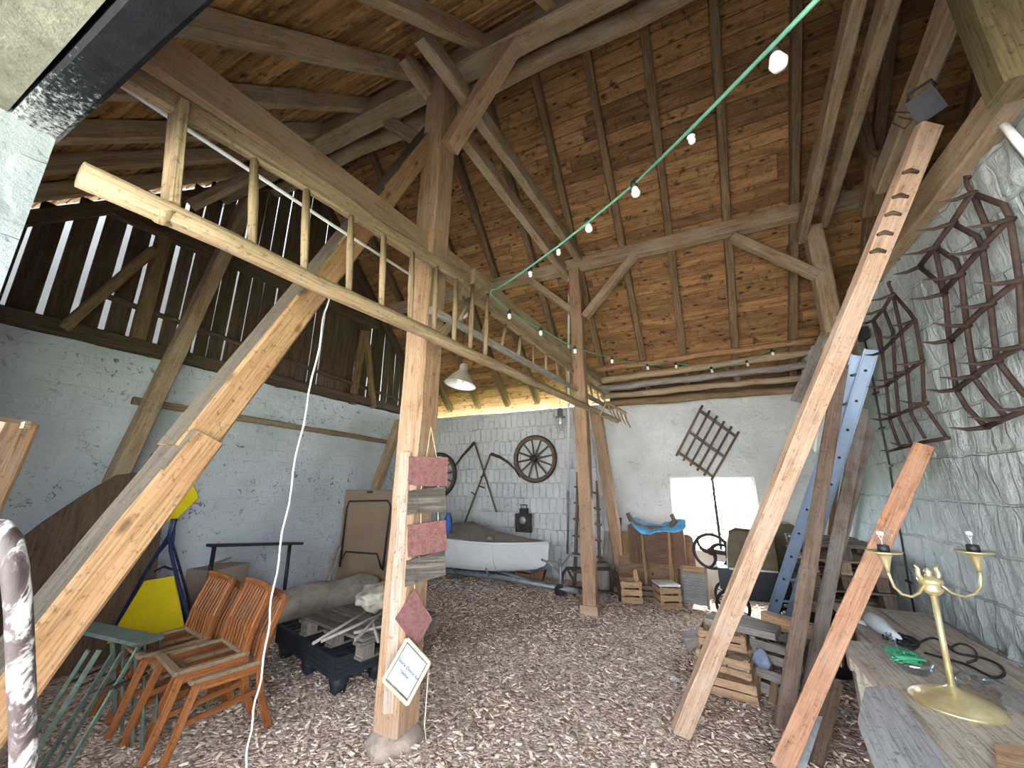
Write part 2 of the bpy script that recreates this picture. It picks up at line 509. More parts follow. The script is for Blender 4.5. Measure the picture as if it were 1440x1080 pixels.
# loose wood chips lying on it
b = MB()
def chip(x, y, z, L, w):
    a = rnd.uniform(0, math.pi * 2); tl = rnd.uniform(-0.45, 0.45); ro = rnd.uniform(-0.5, 0.5)
    Mx = Matrix.Rotation(a, 3, 'Z') @ Matrix.Rotation(tl, 3, 'Y') @ Matrix.Rotation(ro, 3, 'X')
    h = w * 0.28
    pts = [(-L, -w, 0), (L * 0.8, -w * 0.7, 0), (L, w * 0.6, 0), (-L * 0.7, w, 0)]
    lo = [V(x, y, z) + Mx @ V(p[0] / 2, p[1] / 2, -h) for p in pts]; hi = [V(x, y, z) + Mx @ V(p[0] / 2, p[1] / 2, h) for p in pts]
    b.add(lo + hi, [(7, 6, 5, 4)[::-1], (0, 1, 5, 4), (1, 2, 6, 5), (2, 3, 7, 6), (3, 0, 4, 7)], tint=rnd.uniform(0.5, 1.3))
for k in range(15000):
    t = rnd.random() ** 0.62
    y = 1.2 + 5.6 * t
    x = rnd.uniform(max(XL + 0.1, -2.2 - y * 0.8), 1.45 if y > 2 else 0.9)
    chip(x, y, 0.004 + rnd.uniform(0, 0.012), rnd.uniform(0.016, 0.055), rnd.uniform(0.006, 0.02))
M['chip'] = wood('wood_chip', (0.44, 0.325, 0.25), (0.67, 0.53, 0.42), (0.84, 0.71, 0.59), 0.95, 0, 1)
tag(b.build('wood_chips', M['chip'], local=True), 'loose pale wood chips strewn thickly over the whole barn floor', 'wood chips', kind='stuff')

# left wall: rendered masonry with pits
tag(grid_wall('wall_left', 90, 40, lambda a, c: V(XL + 0.03 * n3((9, a * 7, c * 3), 1.7) + 0.012 * n3((3, a * 7, c * 3), 6) - (0.05 * max(0, c - 0.94) / 0.06 * (0.5 + n3((1, a * 8, 0), 3)) if c > 0.94 else 0),
    -0.3 + (YB + 0.3) * (1 - a), ZW * c - 0.02), M['white_l']), kind='structure')
# back wall with the window opening: four panels of one mesh
WX0, WX1 = at(946, 720, y=YB).x, at(1068, 720, y=YB).x
WZ1, WZ0 = at(1000, 671, y=YB).z, at(1000, 775, y=YB).z
b = MB()
def wall_patch(x0, x1, z0, z1, nx, nz, amp):
    vs = []
    for j in range(nz + 1):
        for i in range(nx + 1):
            x, z = x0 + (x1 - x0) * i / nx, z0 + (z1 - z0) * j / nz
            edge = 0.0 if (abs(x - WX0) < 0.02 or abs(x - WX1) < 0.02) else 1.0
            vs.append(V(x, YB + edge * (amp * n3((x, 5, z), 1.9) + amp * 0.4 * n3((x, 2, z), 7)), z))
    b.add(vs, [(j * (nx + 1) + i, j * (nx + 1) + i + 1, (j + 1) * (nx + 1) + i + 1, (j + 1) * (nx + 1) + i) for j in range(nz) for i in range(nx)], tint=1, smooth=True)
wall_patch(XL - 0.1, -1.45, -0.02, ZW, 80, 50, 0.022)
b.build('wall_back', M['white_b'], local=True)['kind'] = 'structure'
b = MB()
wall_patch(-1.45, WX0, -0.02, ZW, 30, 50, 0.022)
wall_patch(WX1, 2.0, -0.02, ZW, 20, 50, 0.03)
wall_patch(WX0, WX1, -0.02, WZ0, 24, 14, 0.02)
wall_patch(WX0, WX1, WZ1, ZW, 24, 24, 0.03)
for (x0, x1, z0, z1) in ((WX0, WX0, WZ0, WZ1), (WX1, WX1, WZ0, WZ1)):
    b.add([(x0, YB, z0), (x0, YB + 0.3, z0), (x0, YB + 0.3, z1), (x0, YB, z1)], [(0, 1, 2, 3)], tint=1)
for z in (WZ0, WZ1):
    b.add([(WX0, YB, z), (WX1, YB, z), (WX1, YB + 0.3, z), (WX0, YB + 0.3, z)], [(0, 1, 2, 3)], tint=1)
tag(b.build('wall_back_plastered', M['plaster'], local=True), kind='structure')
# right wall: rough hollow blocks, thick paint
def rw(a, c):
    y = -0.3 + (YB + 0.3) * a; z = 3.42 * c - 0.02
    row = int(z / 0.30); fy = ((y + (0.08 if row % 2 else 0)) / 0.16) % 1.0; fz = (z / 0.30) % 1.0
    m_ = min(fy, 1 - fy) * 0.16; k_ = min(fz, 1 - fz) * 0.30
    groove = max(0, 1 - min(m_, k_) / 0.022) * 0.016
    blk = 0.014 * noise.noise(V(row * 3.7, math.floor((y + (0.08 if row % 2 else 0)) / 0.16) * 1.3, 0))
    return V(XR + groove * (0.6 + 0.4 * n3((y, z, 4), 3)) + blk + 0.016 * n3((4, y * 1.0, z * 0.5), 9) + 0.020 * n3((7, y * 1.5, z * 0.45), 17), y, z)
tag(grid_wall('wall_right', 300, 130, rw, M['white_r']), kind='structure')

# front wall: the whitewashed left door jamb, the lintel and the masonry above (the opening is where the light comes in)
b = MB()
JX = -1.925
b.box((JX - 0.20, 0.02, 1.39), (0.40, 0.56, 2.82), tint=1); b.box((-4.65, 0.02, 1.39), (1.7, 0.56, 2.82), tint=1); b.box((-3.1, 0.02, 0.5), (1.6, 0.56, 1.04), tint=1)  # gap beyond the jamb is an unseen opening, added so daylight reaches wall_left
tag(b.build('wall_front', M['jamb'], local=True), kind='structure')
b = MB(); b.beam((XL, 0.255, 2.87), (2.1, 0.255, 2.87), 0.11, 0.20, jit=0.003)
tag(b.build('trim_1', M['soot'], local=True), kind='structure')
b = MB(); b.box((-1.7, -0.03, 2.93), (7.6, 0.44, 0.30), tint=1)
tag(b.build('trim_2', M['stone'], local=True), kind='structure')
b = MB(); b.box((-0.6, 0.0, 3.18), (9.7, 0.5, 0.2), tint=1)
tag(b.build('wall_front_top', M['stone'], local=True), kind='structure')

# roof: boards over the rafters on both slopes
YR, ZR = 3.5, 6.65
RX0, RX1 = XL - 0.25, 4.3
RT2 = math.sqrt(0.5)
def slope(sgn, name):
    bb = MB()
    L = 5.1 if sgn > 0 else 5.6
    s = 0.0
    d = V(0, sgn * RT2, -RT2); nrm = V(0, sgn * RT2, RT2)
    while s < L:
        w = rnd.uniform(0.125, 0.17)
        x = RX0
        while x < RX1:
            x2 = min(RX1, x + rnd.uniform(3.0, 5.0))
            if RX1 - x2 < 0.6: x2 = RX1
            c0 = V(0, YR, ZR) + d * (s + w / 2) + nrm * (0.15 + rnd.uniform(-0.004, 0.004))
            mm = frame3((1, 0, 0), d, nrm if sgn < 0 else -nrm)
            Mx = frame3((1, 0, 0), d, V(1, 0, 0).cross(d))
            bb.box(V((x + x2) / 2, c0.y, c0.z), (x2 - x - 0.004, w - 0.007, 0.022), Mx @ Matrix.Rotation(-sgn * 0.10 + rnd.uniform(-0.03, 0.03), 3, 'X'), tint=rnd.choice((0.62, 0.75, 0.85, 0.92, 1.0, 1.0, 1.1, 1.2)))
            x = x2
        s += w
    o = bb.build(name, M['ceil'], local=True)
    return tag(o, kind='structure')
slope(1, 'ceiling_back'); slope(-1, 'ceiling_front')
# roof skin above the boards (roofing sheets)
b = MB()
for sgn in (1, -1):
    d = V(0, sgn * RT2, -RT2); nrm = V(0, sgn * RT2, RT2)
    p = V(0, YR, ZR) + nrm * 0.19
    L = 5.2 if sgn > 0 else 5.75
    q = [V(RX0, *(p - d * 0.2).yz), V(RX1, *(p - d * 0.2).yz), V(RX1, *(p + d * L).yz), V(RX0, *(p + d * L).yz)]
    b.add(q, [(0, 1, 2, 3)], tint=1)
tag(b.build('roof', plain('roof_sheet', (0.12, 0.07, 0.05), 0.9), local=True), kind='structure')

# rafters
RAFT = [-4.87, -4.17, -3.47, -2.77, -2.07, -1.37, -0.70, -0.02, 0.68, 1.40, 2.20, 2.95, 3.7]
def rlab(i, side):
    order = ['first', 'second', 'third', 'fourth', 'fifth', 'sixth', 'seventh', 'eighth', 'ninth', 'tenth', 'eleventh', 'twelfth', 'thirteenth']
    return f'{"dark brown rafter of the window-side roof slope" if side > 0 else "dark rafter of the roof slope over the doorway"}, {order[i]} from the slatted gable'
for side in (1, -1):
    d = V(0, side * RT2, -RT2); nrm = V(0, side * RT2, RT2)
    for i, x in enumerate(RAFT):
        L = 5.0 if side > 0 else 5.2
        b = MB()
        c = V(x + rnd.uniform(-0.02, 0.02), YR, ZR) + nrm * 0.07
        e = c + d * L + V(rnd.uniform(-0.04, 0.04), 0, 0)
        b.beam(c - d * 0.0, e, 0.10, 0.13, up=nrm, jit=0.006, seg=14)
        tag(b.build('rafter', M['rafter'] if side > 0 else M['beam']), rlab(i, side), 'rafter', 'rafters of the window-side slope' if side > 0 else 'rafters of the doorway-side slope')

def timber(name, p0, p1, w, h, label, cat, mat='beam', group=None, up=(0, 0, 1), **k):
    b = MB(); b.beam(p0, p1, w, h, up=up, **k)
    return tag(b.build(name, M[mat]), label, cat, group)

def weather(o, n, mat):
    # the weathered, never planed face of a timber
    n = V(n).normalized()
    o.data.materials.append(M[mat])
    for p in o.data.polygons:
        if p.normal.dot(n) > 0.72: p.material_index = 1
    return o
M['weath'] = wood('weathered_face', (0.085, 0.064, 0.045), (0.135, 0.108, 0.078), (0.18, 0.15, 0.112), 0.88, 0.3, 0.9)

# main truss
MP = V(-1.90, 2.33, 0); MT = V(-1.85, 2.33, 5.36)
timber('post', V(-1.935, 2.33, 0.09), MT, 0.20, 0.22, 'thick square timber post carrying the hanging slate and board signs', 'post', 'post', up=(0, 1, 0), seg=26, jit=0.005)
timber('purlin', (RX0, 2.31, 5.42), (RX1, 2.31, 5.42), 0.20, 0.20, 'squared purlin across the top of the sign post', 'purlin')
b = MB(); b.tube([V(RX0 + i * 0.4, 2.98 + 0.02 * math.sin(i), 6.0 + 0.015 * math.sin(i * 1.7)) for i in range(25)], 0.095, 10)
tag(b.build('ridge_log', M['beam']), 'round grey log running along under the ridge', 'log')
timber('brace', at(632, 208, y=2.30), at(744, 28, y=2.30), 0.12, 0.15, 'bright short brace from sign post up to the purlin', 'brace', 'post', up=(0, 1, 0))
timber('brace', at(600, 205, y=2.42), at(520, 155, y=2.42), 0.12, 0.12, 'dim short brace from sign post toward the slatted gable', 'brace', up=(0, 1, 0))
# the long diagonal brace in two scarfed lengths
bt = thing('diagonal_brace', (-2.0, 0.55, 0), 'long pale diagonal brace with a scarf joint rising to the sign post', 'brace')
T = at(612, 185, y=2.40); P = EYE + (atd(33, 920, 1.25) - EYE) * 1.08
D = (P - T)
J = next(T + D * (k / 200) for k in range(200) if proj(T + D * (k / 200))[1] > 612)
b = MB(); b.beam(T, J + D * 0.02, 0.150, 0.19, up=(1, 0, 0), jit=0.004, seg=14); weather(b.build('upper_length', M['new'], bt), (0, -1, 0.4), 'weath')
b = MB(); b.beam(J + V(0.02, 0.004, -0.004), T + D * 1.26 + V(0.02, 0.004, 0), 0.148, 0.20, up=(1, 0, 0), jit=0.004, seg=10); weather(b.build('lower_length', M['new'], bt), (0, -1, 0.4), 'weath')
# tie beam in two lengths
timber('tie_beam', at(180, 60, x=-1.93), at(684, 412, x=-1.90), 0.17, 0.20, 'heavy tie beam of warm brown timber above the hung ladder', 'beam', 'post')
timber('tie_beam', V(at(684, 412, x=-1.84)) - V(0, 0.35, 0), V(-1.40, 6.9, 3.30), 0.15, 0.16, 'long squared tie beam running on to the window wall above the narrow ladder', 'beam', 'beam')
timber('peg_strut', at(688, 398, x=-1.78), at(612, 480, x=-1.72), 0.05, 0.07, 'short bright pegged strut beside the white globe lamp', 'strut', 'ladder')
# collars of the main truss
timber('collar_tie', at(590, 45, x=-1.58), V(-1.30, 5.6, at(830, 385, x=-1.30).z), 0.10, 0.17, 'upper collar tie clamped to the window side of sign post', 'collar tie')
timber('collar_tie', at(566, 78, x=-1.98), V(-1.55, 5.45, at(802, 392, x=-1.55).z), 0.10, 0.17, 'lower collar tie clamped to the gable side of sign post', 'collar tie')
# rear post
timber('post', V(-1.435, 5.33, 0.10), V(-1.42, 5.25, 4.80), 0.17, 0.17, 'slim free-standing post on a stone pad near the leaning ladder', 'post', 'post', up=(0, 1, 0), seg=18)
timber('purlin', (RX0, 5.25, 4.88), (RX1, 5.25, 4.86), 0.16, 0.18, 'squared purlin across the window-side rafters', 'purlin')
timber('brace', at(822, 446, y=5.2), at(893, 358, y=5.2), 0.10, 0.14, 'rear post brace rising toward the window side', 'brace', up=(0, 1, 0))
timber('brace', at(810, 442, y=5.25), at(742, 392, y=5.25), 0.10, 0.13, 'rear post brace rising toward the slatted gable', 'brace', up=(0, 1, 0))
timber('diagonal_brace', at(878, 823, y=6.8), at(838, 578, y=6.0), 0.16, 0.16, 'slanting brown brace behind the rear post, foot by the folded table', 'brace', 'post', up=(1, 0, 0))
# right truss
timber('post', at(1172, 470, y=5.3), at(1142, 322, y=5.3), 0.17, 0.19, 'short dim post above the stored poles', 'post', up=(0, 1, 0))
timber('brace', at(1030, 334, y=5.25), at(1150, 388, y=5.25), 0.11, 0.13, 'dim brace from purlin down to the short post', 'brace', up=(0, 1, 0))
timber('collar_tie', at(1210, -30, y=2.6), at(1126, 335, y=5.35), 0.09, 0.17, 'reddish collar tie of the window-end truss, farther from lamp', 'collar tie')
timber('collar_tie', at(1258, -30, y=2.6), at(1158, 312, y=5.3), 0.09, 0.17, 'olive collar tie of the window-end truss, nearer the floodlight', 'collar tie')
timber('brace', at(1192, 105, y=4.6), at(1235, 275, y=4.9), 0.11, 0.13, 'dim slanting brace crossing behind the floodlight beam', 'brace', 'rafter', up=(0, 1, 0))
timber('floodlight_beam', at(1345, -10, x=1.62), at(1238, 262, x=1.62), 0.10, 0.17, 'mossy brown raking beam holding the black floodlight', 'beam')
timber('post', at(1240, 215, x=1.72), at(1222, 300, x=1.72), 0.14, 0.14, 'stubby dark post under the floodlight beam', 'post', 'rafter', up=(0, 1, 0))
timber('wall_plate', at(1460, 92, x=1.56), at(1207, 418, x=1.56), 0.16, 0.19, 'broad brown wall plate along the top of the rough block wall', 'beam')
b = MB(); b.beam(at(1400, 118, y=1.95) + V(0.16, 0, -0.05), at(1400, 118, y=1.95) + V(0.16, 0, 1.6), 0.34, 0.14, up=(0, 1, 0))
M['olive'] = wood('olive_brown_wood', (0.055, 0.042, 0.018), (0.105, 0.083, 0.036), (0.15, 0.12, 0.055), 0.85, 0.2, 0.7)
tag(b.build('broad_post', M['olive']), 'broad olive-brown post standing on the rough block wall plate', 'post')

# gable cladding and gable frame
b = MB()
y = -0.35
while y < 6.9:
    w = rnd.uniform(0.13, 0.18)
    yc = y + w / 2
    zt = min(ZR + 0.1 - abs(yc - YR), 6.6) + 0.03
    if zt > 3.05:
        dx = rnd.uniform(-0.015, 0.015)
        b.beam((XL - 0.06 + dx, yc, 2.92), (XL - 0.06 - dx, yc, zt), 0.022, w, up=(0, 1, 0), jit=0.002, ch=0.002, seg=3)
    y += w + (rnd.choice((0.03, 0.06, 0.075, 0.05)) if yc < 2.0 else rnd.choice((0.006, 0.014, 0.022, 0.03)))
tag(b.build('wall_left_gable', M['dark'], local=True), kind='structure')
GX = XL + 0.02
timber('gable_plate', (XL + 0.03, -0.2, 3.04), (XL + 0.03, 6.95, 3.04), 0.16, 0.14, 'dark plate beam along the foot of the slatted gable', 'beam', 'dark')
timber('gable_collar', at(150, 290, x=GX), at(530, 458, x=GX), 0.10, 0.16, 'dark collar beam across the slatted gable', 'beam', 'dark')
timber('gable_rail', at(140, 413, x=GX), at(560, 562, x=GX), 0.04, 0.06, 'thin rail nailed across the slats of the gable', 'rail', 'dark')
timber('gable_post', at(231, 332, x=GX), at(190, 490, x=GX), 0.10, 0.13, 'dark gable post near the widest slat gaps', 'post', 'rafter', up=(0, 1, 0))
timber('gable_post', at(512, 466, x=GX), at(495, 568, x=GX), 0.10, 0.11, 'dark gable post near the window-wall corner', 'post', 'rafter', up=(0, 1, 0))
timber('gable_brace', at(86, 463, x=GX + 0.08), at(216, 352, x=GX + 0.08), 0.09, 0.11, 'dark gable brace slanting up across the widest slat gaps', 'brace', 'rafter', up=(1, 0, 0))
timber('gable_brace', at(515, 466, x=GX + 0.08), at(525, 574, x=GX + 0.08), 0.08, 0.10, 'thin gable brace slanting beside the corner gable post', 'brace', 'rafter', up=(1, 0, 0))
timber('gable_rafter', V(XL + 0.02, YR, ZR - 0.02), V(XL + 0.02, 6.95, 3.2), 0.10, 0.13, 'verge rafter of slatted gable sloping down to the window wall', 'rafter', 'dark')
timber('gable_rafter', V(XL + 0.02, YR, ZR - 0.02), V(XL + 0.02, 0.2, 3.35), 0.10, 0.13, 'verge rafter of slatted gable sloping down to the doorway', 'rafter', 'dark')
timber('wall_brace', at(160, 680, x=-5.22), at(348, 285, x=-5.22), 0.14, 0.17, 'long brown brace leaning across the gable from the plywood sheet', 'brace', 'beam', up=(1, 0, 0))
timber('wall_brace', at(524, 700, x=-5.05), at(562, 592, x=-5.05), 0.12, 0.15, 'brown brace in the corner above the folding tables', 'brace', 'beam', up=(1, 0, 0))
timber('wall_ledger', at(186, 563, x=XL + 0.06), at(548, 622, x=XL + 0.06), 0.05, 0.08, 'thin wooden ledger board fixed along the limewashed left wall', 'board', 'beam')
timber('gable_strut', at(268, 290, x=-4.7), at(350, 248, x=-4.3), 0.08, 0.12, 'pale strut under the doorway-side roof behind the hung ladder', 'strut', 'beam')

timber('window_wall_plate', (-1.35, YB + 0.10, 3.12), (1.62, YB + 0.10, 3.12), 0.20, 0.26, 'dark timber plate on the window wall behind the stored poles', 'beam', 'dark')
# outside
b = MB(); b.add([(-30, -30, -0.05), (30, -30, -0.05), (30, -0.4, -0.05), (-30, -0.4, -0.05)], [(0, 1, 2, 3)], tint=1)
tag(b.build('ground_yard', M['gravel'], local=True), kind='structure')
b = MB(); b.add([(3.0, -14, -0.03), (14, -14, -0.03), (14, -0.6, -0.03), (3.0, -0.6, -0.03)], [(0, 1, 2, 3)], tint=1)
tag(b.build('ground_grass', M['lawn'], local=True), kind='structure')
b = MB(); b.add([(-30, YB + 0.4, -0.3), (30, YB + 0.4, -0.3), (30, 40, -0.3), (-30, 40, -0.3)], [(0, 1, 2, 3)], tint=1)
tag(b.build('ground_outside', M['grass'], local=True), kind='structure')
b = MB(); b.box((-6.6, 3.2, 3.7), (0.3, 14, 7.8), tint=1)
tag(b.build('wall_outside', M['outwall'], local=True), kind='structure')
# far dark gable of the adjoining bay
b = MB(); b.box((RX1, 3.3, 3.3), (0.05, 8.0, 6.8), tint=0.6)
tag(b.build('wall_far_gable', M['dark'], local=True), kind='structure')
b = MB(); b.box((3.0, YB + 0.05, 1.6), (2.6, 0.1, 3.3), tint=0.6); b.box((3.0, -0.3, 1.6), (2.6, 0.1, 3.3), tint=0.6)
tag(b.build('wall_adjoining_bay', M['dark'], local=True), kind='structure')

# ================================================================== objects
M['rust'] = plain('rusty_iron', (0.070, 0.042, 0.031), 0.8, 0.3, 0.4, 14, (0.03, 0.022, 0.02), 0.5, 0.4)
M['iron'] = plain('dark_iron', (0.035, 0.033, 0.034), 0.6, 0.4, 0.3, 12, (0.10, 0.07, 0.05), 0.4, 0.3)
M['blackm'] = plain('black_painted_steel', (0.022, 0.023, 0.027), 0.5, 0.1, 0.3, 10)
M['galv'] = plain('galvanised_steel', (0.30, 0.33, 0.36), 0.5, 0.6, 0.25, 10, (0.14, 0.13, 0.12), 0.4)
M['alu'] = plain('dull_blue_aluminium', (0.23, 0.315, 0.45), 0.45, 0.25, 0.1, 8, (0.30, 0.33, 0.33), 0.4)
M['brass'] = plain('tarnished_brass', (0.58, 0.47, 0.21), 0.36, 0.65, 0.15, 14, (0.72, 0.68, 0.55), 0.4)
M['whitep'] = plain('white_enamel', (0.80, 0.80, 0.78), 0.35, 0, 0.05, 8, (0.55, 0.52, 0.46), 0.25)
M['shade'] = plain('beige_enamel', (0.50, 0.44, 0.36), 0.45, 0.1, 0.1, 8, (0.3, 0.25, 0.2), 0.3)
M['bulb'] = plain('frosted_bulb', (0.86, 0.83, 0.76), 0.25, 0, 0.04, 6)
M['greenc'] = plain('green_cable', (0.10, 0.27, 0.18), 0.5, 0, 0.12, 20)
M['black'] = plain('black_plastic', (0.015, 0.015, 0.017), 0.5, 0, 0.2, 12)
M['pallet'] = plain('dusty_black_plastic', (0.013, 0.016, 0.023), 0.55, 0, 0.3, 6, (0.05, 0.05, 0.05), 0.3, 0, 0.2)
M['red'] = plain('red_cloth', (0.55, 0.02, 0.04), 0.8, 0, 0.2, 30)
M['blue'] = plain('blue_tarpaulin', (0.05, 0.30, 0.55), 0.4, 0, 0.25, 10, (0.35, 0.55, 0.7), 0.35)
M['bluet'] = plain('blue_painted_tube', (0.012, 0.022, 0.07), 0.4, 0.2, 0.2, 14)
M['yellow'] = plain('yellow_sheet', (0.50, 0.37, 0.0), 0.5, 0, 0.1, 5, (0.5, 0.38, 0.02), 0.3)
M['ply'] = wood('brown_plywood', (0.10, 0.062, 0.036), (0.155, 0.10, 0.06), (0.20, 0.135, 0.08), 0.7, 0.1, 0.5)
M['hardb'] = plain('brown_hardboard', (0.20, 0.135, 0.085), 0.7, 0, 0.12, 3)
M['tan'] = wood('tan_board', (0.18, 0.10, 0.052), (0.275, 0.16, 0.085), (0.34, 0.21, 0.115), 0.65, 0.1, 0.5)
M['brown'] = wood('brown_varnished_wood', (0.08, 0.034, 0.017), (0.145, 0.066, 0.033), (0.20, 0.098, 0.05), 0.55, 0.1, 0.8)
M['chair'] = wood('orange_varnished_beech', (0.13, 0.042, 0.014), (0.255, 0.088, 0.026), (0.36, 0.145, 0.048), 0.42, 0.0, 0.9)
M['chairg'] = wood('bare_seat_frame_wood', (0.17, 0.11, 0.065), (0.25, 0.17, 0.105), (0.32, 0.23, 0.15), 0.7, 0.0, 0.9)
M['orange'] = wood('orange_new_plank', (0.28, 0.125, 0.06), (0.42, 0.205, 0.11), (0.52, 0.285, 0.165), 0.75, 0.4, 0.9, (0.5, 0.36, 0.27), 0.35)
M['plank'] = wood('pinkish_plank', (0.24, 0.14, 0.085), (0.38, 0.245, 0.155), (0.48, 0.335, 0.23), 0.78, 0.4, 0.9, (0.42, 0.34, 0.28), 0.4)
M['darkp'] = wood('dark_stained_plank', (0.085, 0.052, 0.034), (0.17, 0.11, 0.075), (0.25, 0.17, 0.12), 0.85, 0.2, 0.9, (0.30, 0.25, 0.21), 0.3)
M['crate'] = wood('crate_wood', (0.28, 0.17, 0.09), (0.46, 0.29, 0.165), (0.58, 0.40, 0.25), 0.8, 0.2, 0.9)
M['card'] = plain('cardboard', (0.34, 0.27, 0.20), 0.9, 0, 0.1, 4)
M['greenm'] = plain('flaking_green_paint', (0.17, 0.27, 0.21), 0.7, 0, 0.2, 14, (0.13, 0.10, 0.08), 0.5)
M['slate'] = plain('red_slate', (0.155, 0.056, 0.052), 0.85, 0, 0.35, 30, (0.25, 0.145, 0.13), 0.45, 0.9)
M['char'] = wood('charred_board', (0.022, 0.018, 0.016), (0.085, 0.07, 0.058), (0.24, 0.19, 0.145), 0.85, 0.2, 1.2)
M['cream'] = plain('cream_frame', (0.42, 0.37, 0.28), 0.6, 0, 0.1, 20, (0.45, 0.38, 0.28), 0.4)
M['paper'] = plain('paper', (0.42, 0.47, 0.55), 0.8, 0, 0.03, 6)
M['ink'] = plain('black_ink', (0.02, 0.02, 0.03), 0.8, 0, 0, 6)
M['string'] = plain('pale_twine', (0.55, 0.45, 0.32), 0.9, 0, 0.15, 30)
M['cordw'] = plain('white_cord', (0.80, 0.80, 0.80), 0.6, 0, 0.05, 20)
M['hull'] = plain('white_gelcoat', (0.68, 0.685, 0.69), 0.3, 0, 0.05, 3, (0.5, 0.48, 0.44), 0.25)
M['canvas'] = plain('grey_brown_canvas', (0.215, 0.19, 0.165), 0.9, 0, 0.2, 7, (0.3, 0.27, 0.23), 0.4)
M['film'] = plain('dusty_plastic_film', (0.25, 0.215, 0.16), 0.25, 0, 0.3, 7, (0.38, 0.36, 0.33), 0.4, 1.0, 0.6)
M['tyre'] = plain('black_rubber', (0.02, 0.02, 0.02), 0.8, 0, 0.2, 10)
M['hood'] = plain('olive_leather', (0.095, 0.07, 0.035), 0.65, 0, 0.35, 6, (0.14, 0.12, 0.06), 0.5, 0.3)
M['zinc'] = plain('ribbed_zinc', (0.42, 0.41, 0.40), 0.5, 0.4, 0.12, 10)
M['brick'] = plain('reddish_brick', (0.44, 0.27, 0.19), 0.9, 0, 0.2, 14, (0.6, 0.5, 0.42), 0.4, 0.5)
M['concrete'] = plain('pale_concrete', (0.27, 0.21, 0.165), 0.95, 0, 0.3, 16, (0.42, 0.34, 0.28), 0.4, 0.6)
M['clear'] = thin_glass('clear_glass')
M['frost'] = plain('frosted_glass', (0.56, 0.63, 0.66), 0.25, 0, 0.05, 6, None, 0, 0, 0.6)
M['bottle'] = glassy('green_glass', (0.30, 0.75, 0.45), 0.08)
M['bag'] = thin_glass('clear_plastic_bag', (0.92, 0.95, 1.0), 0.38)
m, nt, bs = nodes_of('paint_splashed_pipe')
tc = nt.nodes.new('ShaderNodeTexCoord').outputs['Object']
n1 = noisen(nt, mapping(nt, tc, (1, 1, 0.45)), 17, 6, 0.65, 0.8)
rr = ramp(nt, [(0.46, (0.045, 0.028, 0.026)), (0.50, (0.10, 0.07, 0.07)), (0.56, (0.62, 0.62, 0.58))]); nt.links.new(n1, rr.inputs[0])
nt.links.new(rr.outputs[0], bs.inputs['Base Color']); bs.inputs['Roughness'].default_value = 0.5
bump(nt, n1, 0.5, 0.01, bs)
M['splash'] = m

# ------------------------------------------------------------------ hung ladders
l0, l1 = at(112, 245, x=-1.70), at(868, 592, x=-1.22)
u0, u1 = at(158, 92, x=-1.74), at(650, 392, x=-1.66)
t = thing('hung_ladder', (l0.x, l0.y, 2.5), 'long pale ladder hung sideways with a thick round lower rail', 'ladder')
b = MB(); pts = [l0.lerp(l1, k / 16) for k in range(17)]
b.tube([p + V(0, 0, 0.006 * math.sin(k * 2.1)) for k, p in enumerate(pts)], 0.044, 10); b.build('lower_rail', M['ladder'], t)
b = MB(); b.beam(u0, u1, 0.045, 0.095, jit=0.003); b.build('upper_rail', M['ladder'], t)
b = MB(); b.beam(at(238, 292, x=-1.69), at(252, 148, x=-1.72), 0.03, 0.10, up=(1, 0, 0), ch=0.006); b.build('end_board', M['ladder'], t)
b = MB(); b.lathe([(0.0, -0.03), (0.035, -0.025), (0.035, 0.03), (0.0, 0.035)], at(230, 302, x=-1.68), (0.4, -0.2, 0.3), 10); b.build('peg', M['ladder'], t)
for uu in (354, 427, 490, 536, 576, 610, 638, 661, 682):
    lo = along(l0, l1, uu); hi = along(u0, l1.lerp(u1, 1) + (u1 - u0) * 0.3, uu + 4)
    b = MB(); b.tube([lo, lo.lerp(hi, 0.5), hi], [0.017, 0.021, 0.017], 7); b.build('rung', M['ladder'], t)
k0, k1 = at(606, 436, x=-1.72), at(858, 574, x=-1.33)
h0, h1 = at(650, 408, x=-1.76), at(852, 557, x=-1.36)
t = thing('hung_ladder', (k0.x, k0.y, 2.7), 'narrow grey ladder with many rungs hung under the far tie beam', 'ladder')
b = MB(); b.beam(k0, k1, 0.05, 0.065, jit=0.004); b.build('lower_rail', M['grey'], t)
b = MB(); b.beam(h0, h1, 0.05, 0.065, jit=0.004); b.build('upper_rail', M['ladder'], t)
for i in range(13):
    lo = k0.lerp(k1, 0.07 + i * 0.073); hi = h0.lerp(h1, 0.03 + i * 0.077)
    b = MB(); b.tube([lo, hi], 0.017, 6); b.build('rung', M['beam'], t)
b = MB(); b.tube([at(158, 112, x=-1.97), at(470, 318, x=-1.97), at(606, 405, x=-1.99)], 0.011, 6)
tag(b.build('white_conduit', M['whitep']), 'thin white conduit pipe clipped beneath the near tie beam', 'pipe')
# small rake at the far end
t = thing('hay_rake', at(866, 575, y=5.2), 'small wooden rake head with hanging tines at ladder end', 'rake')
a0, a1 = at(853, 566, y=5.2), at(880, 582, y=5.05)
b = MB(); b.beam(a0, a1, 0.035, 0.04); b.build('head', M['ladder'], t)
for i in range(5):
    p = a0.lerp(a1, 0.06 + i * 0.22)
    b = MB(); b.tube([p, p + V(0.02, 0, -0.10), p + V(0.06, 0, -0.19)], [0.012, 0.011, 0.006], 6); b.build('tine', M['ladder'], t)
b = MB(); b.tube([a0, a0 + V(-0.12, 0.05, -0.17), a0 + V(0.0, 0.0, -0.2)], 0.012, 6); b.build('handle', M['ladder'], t)

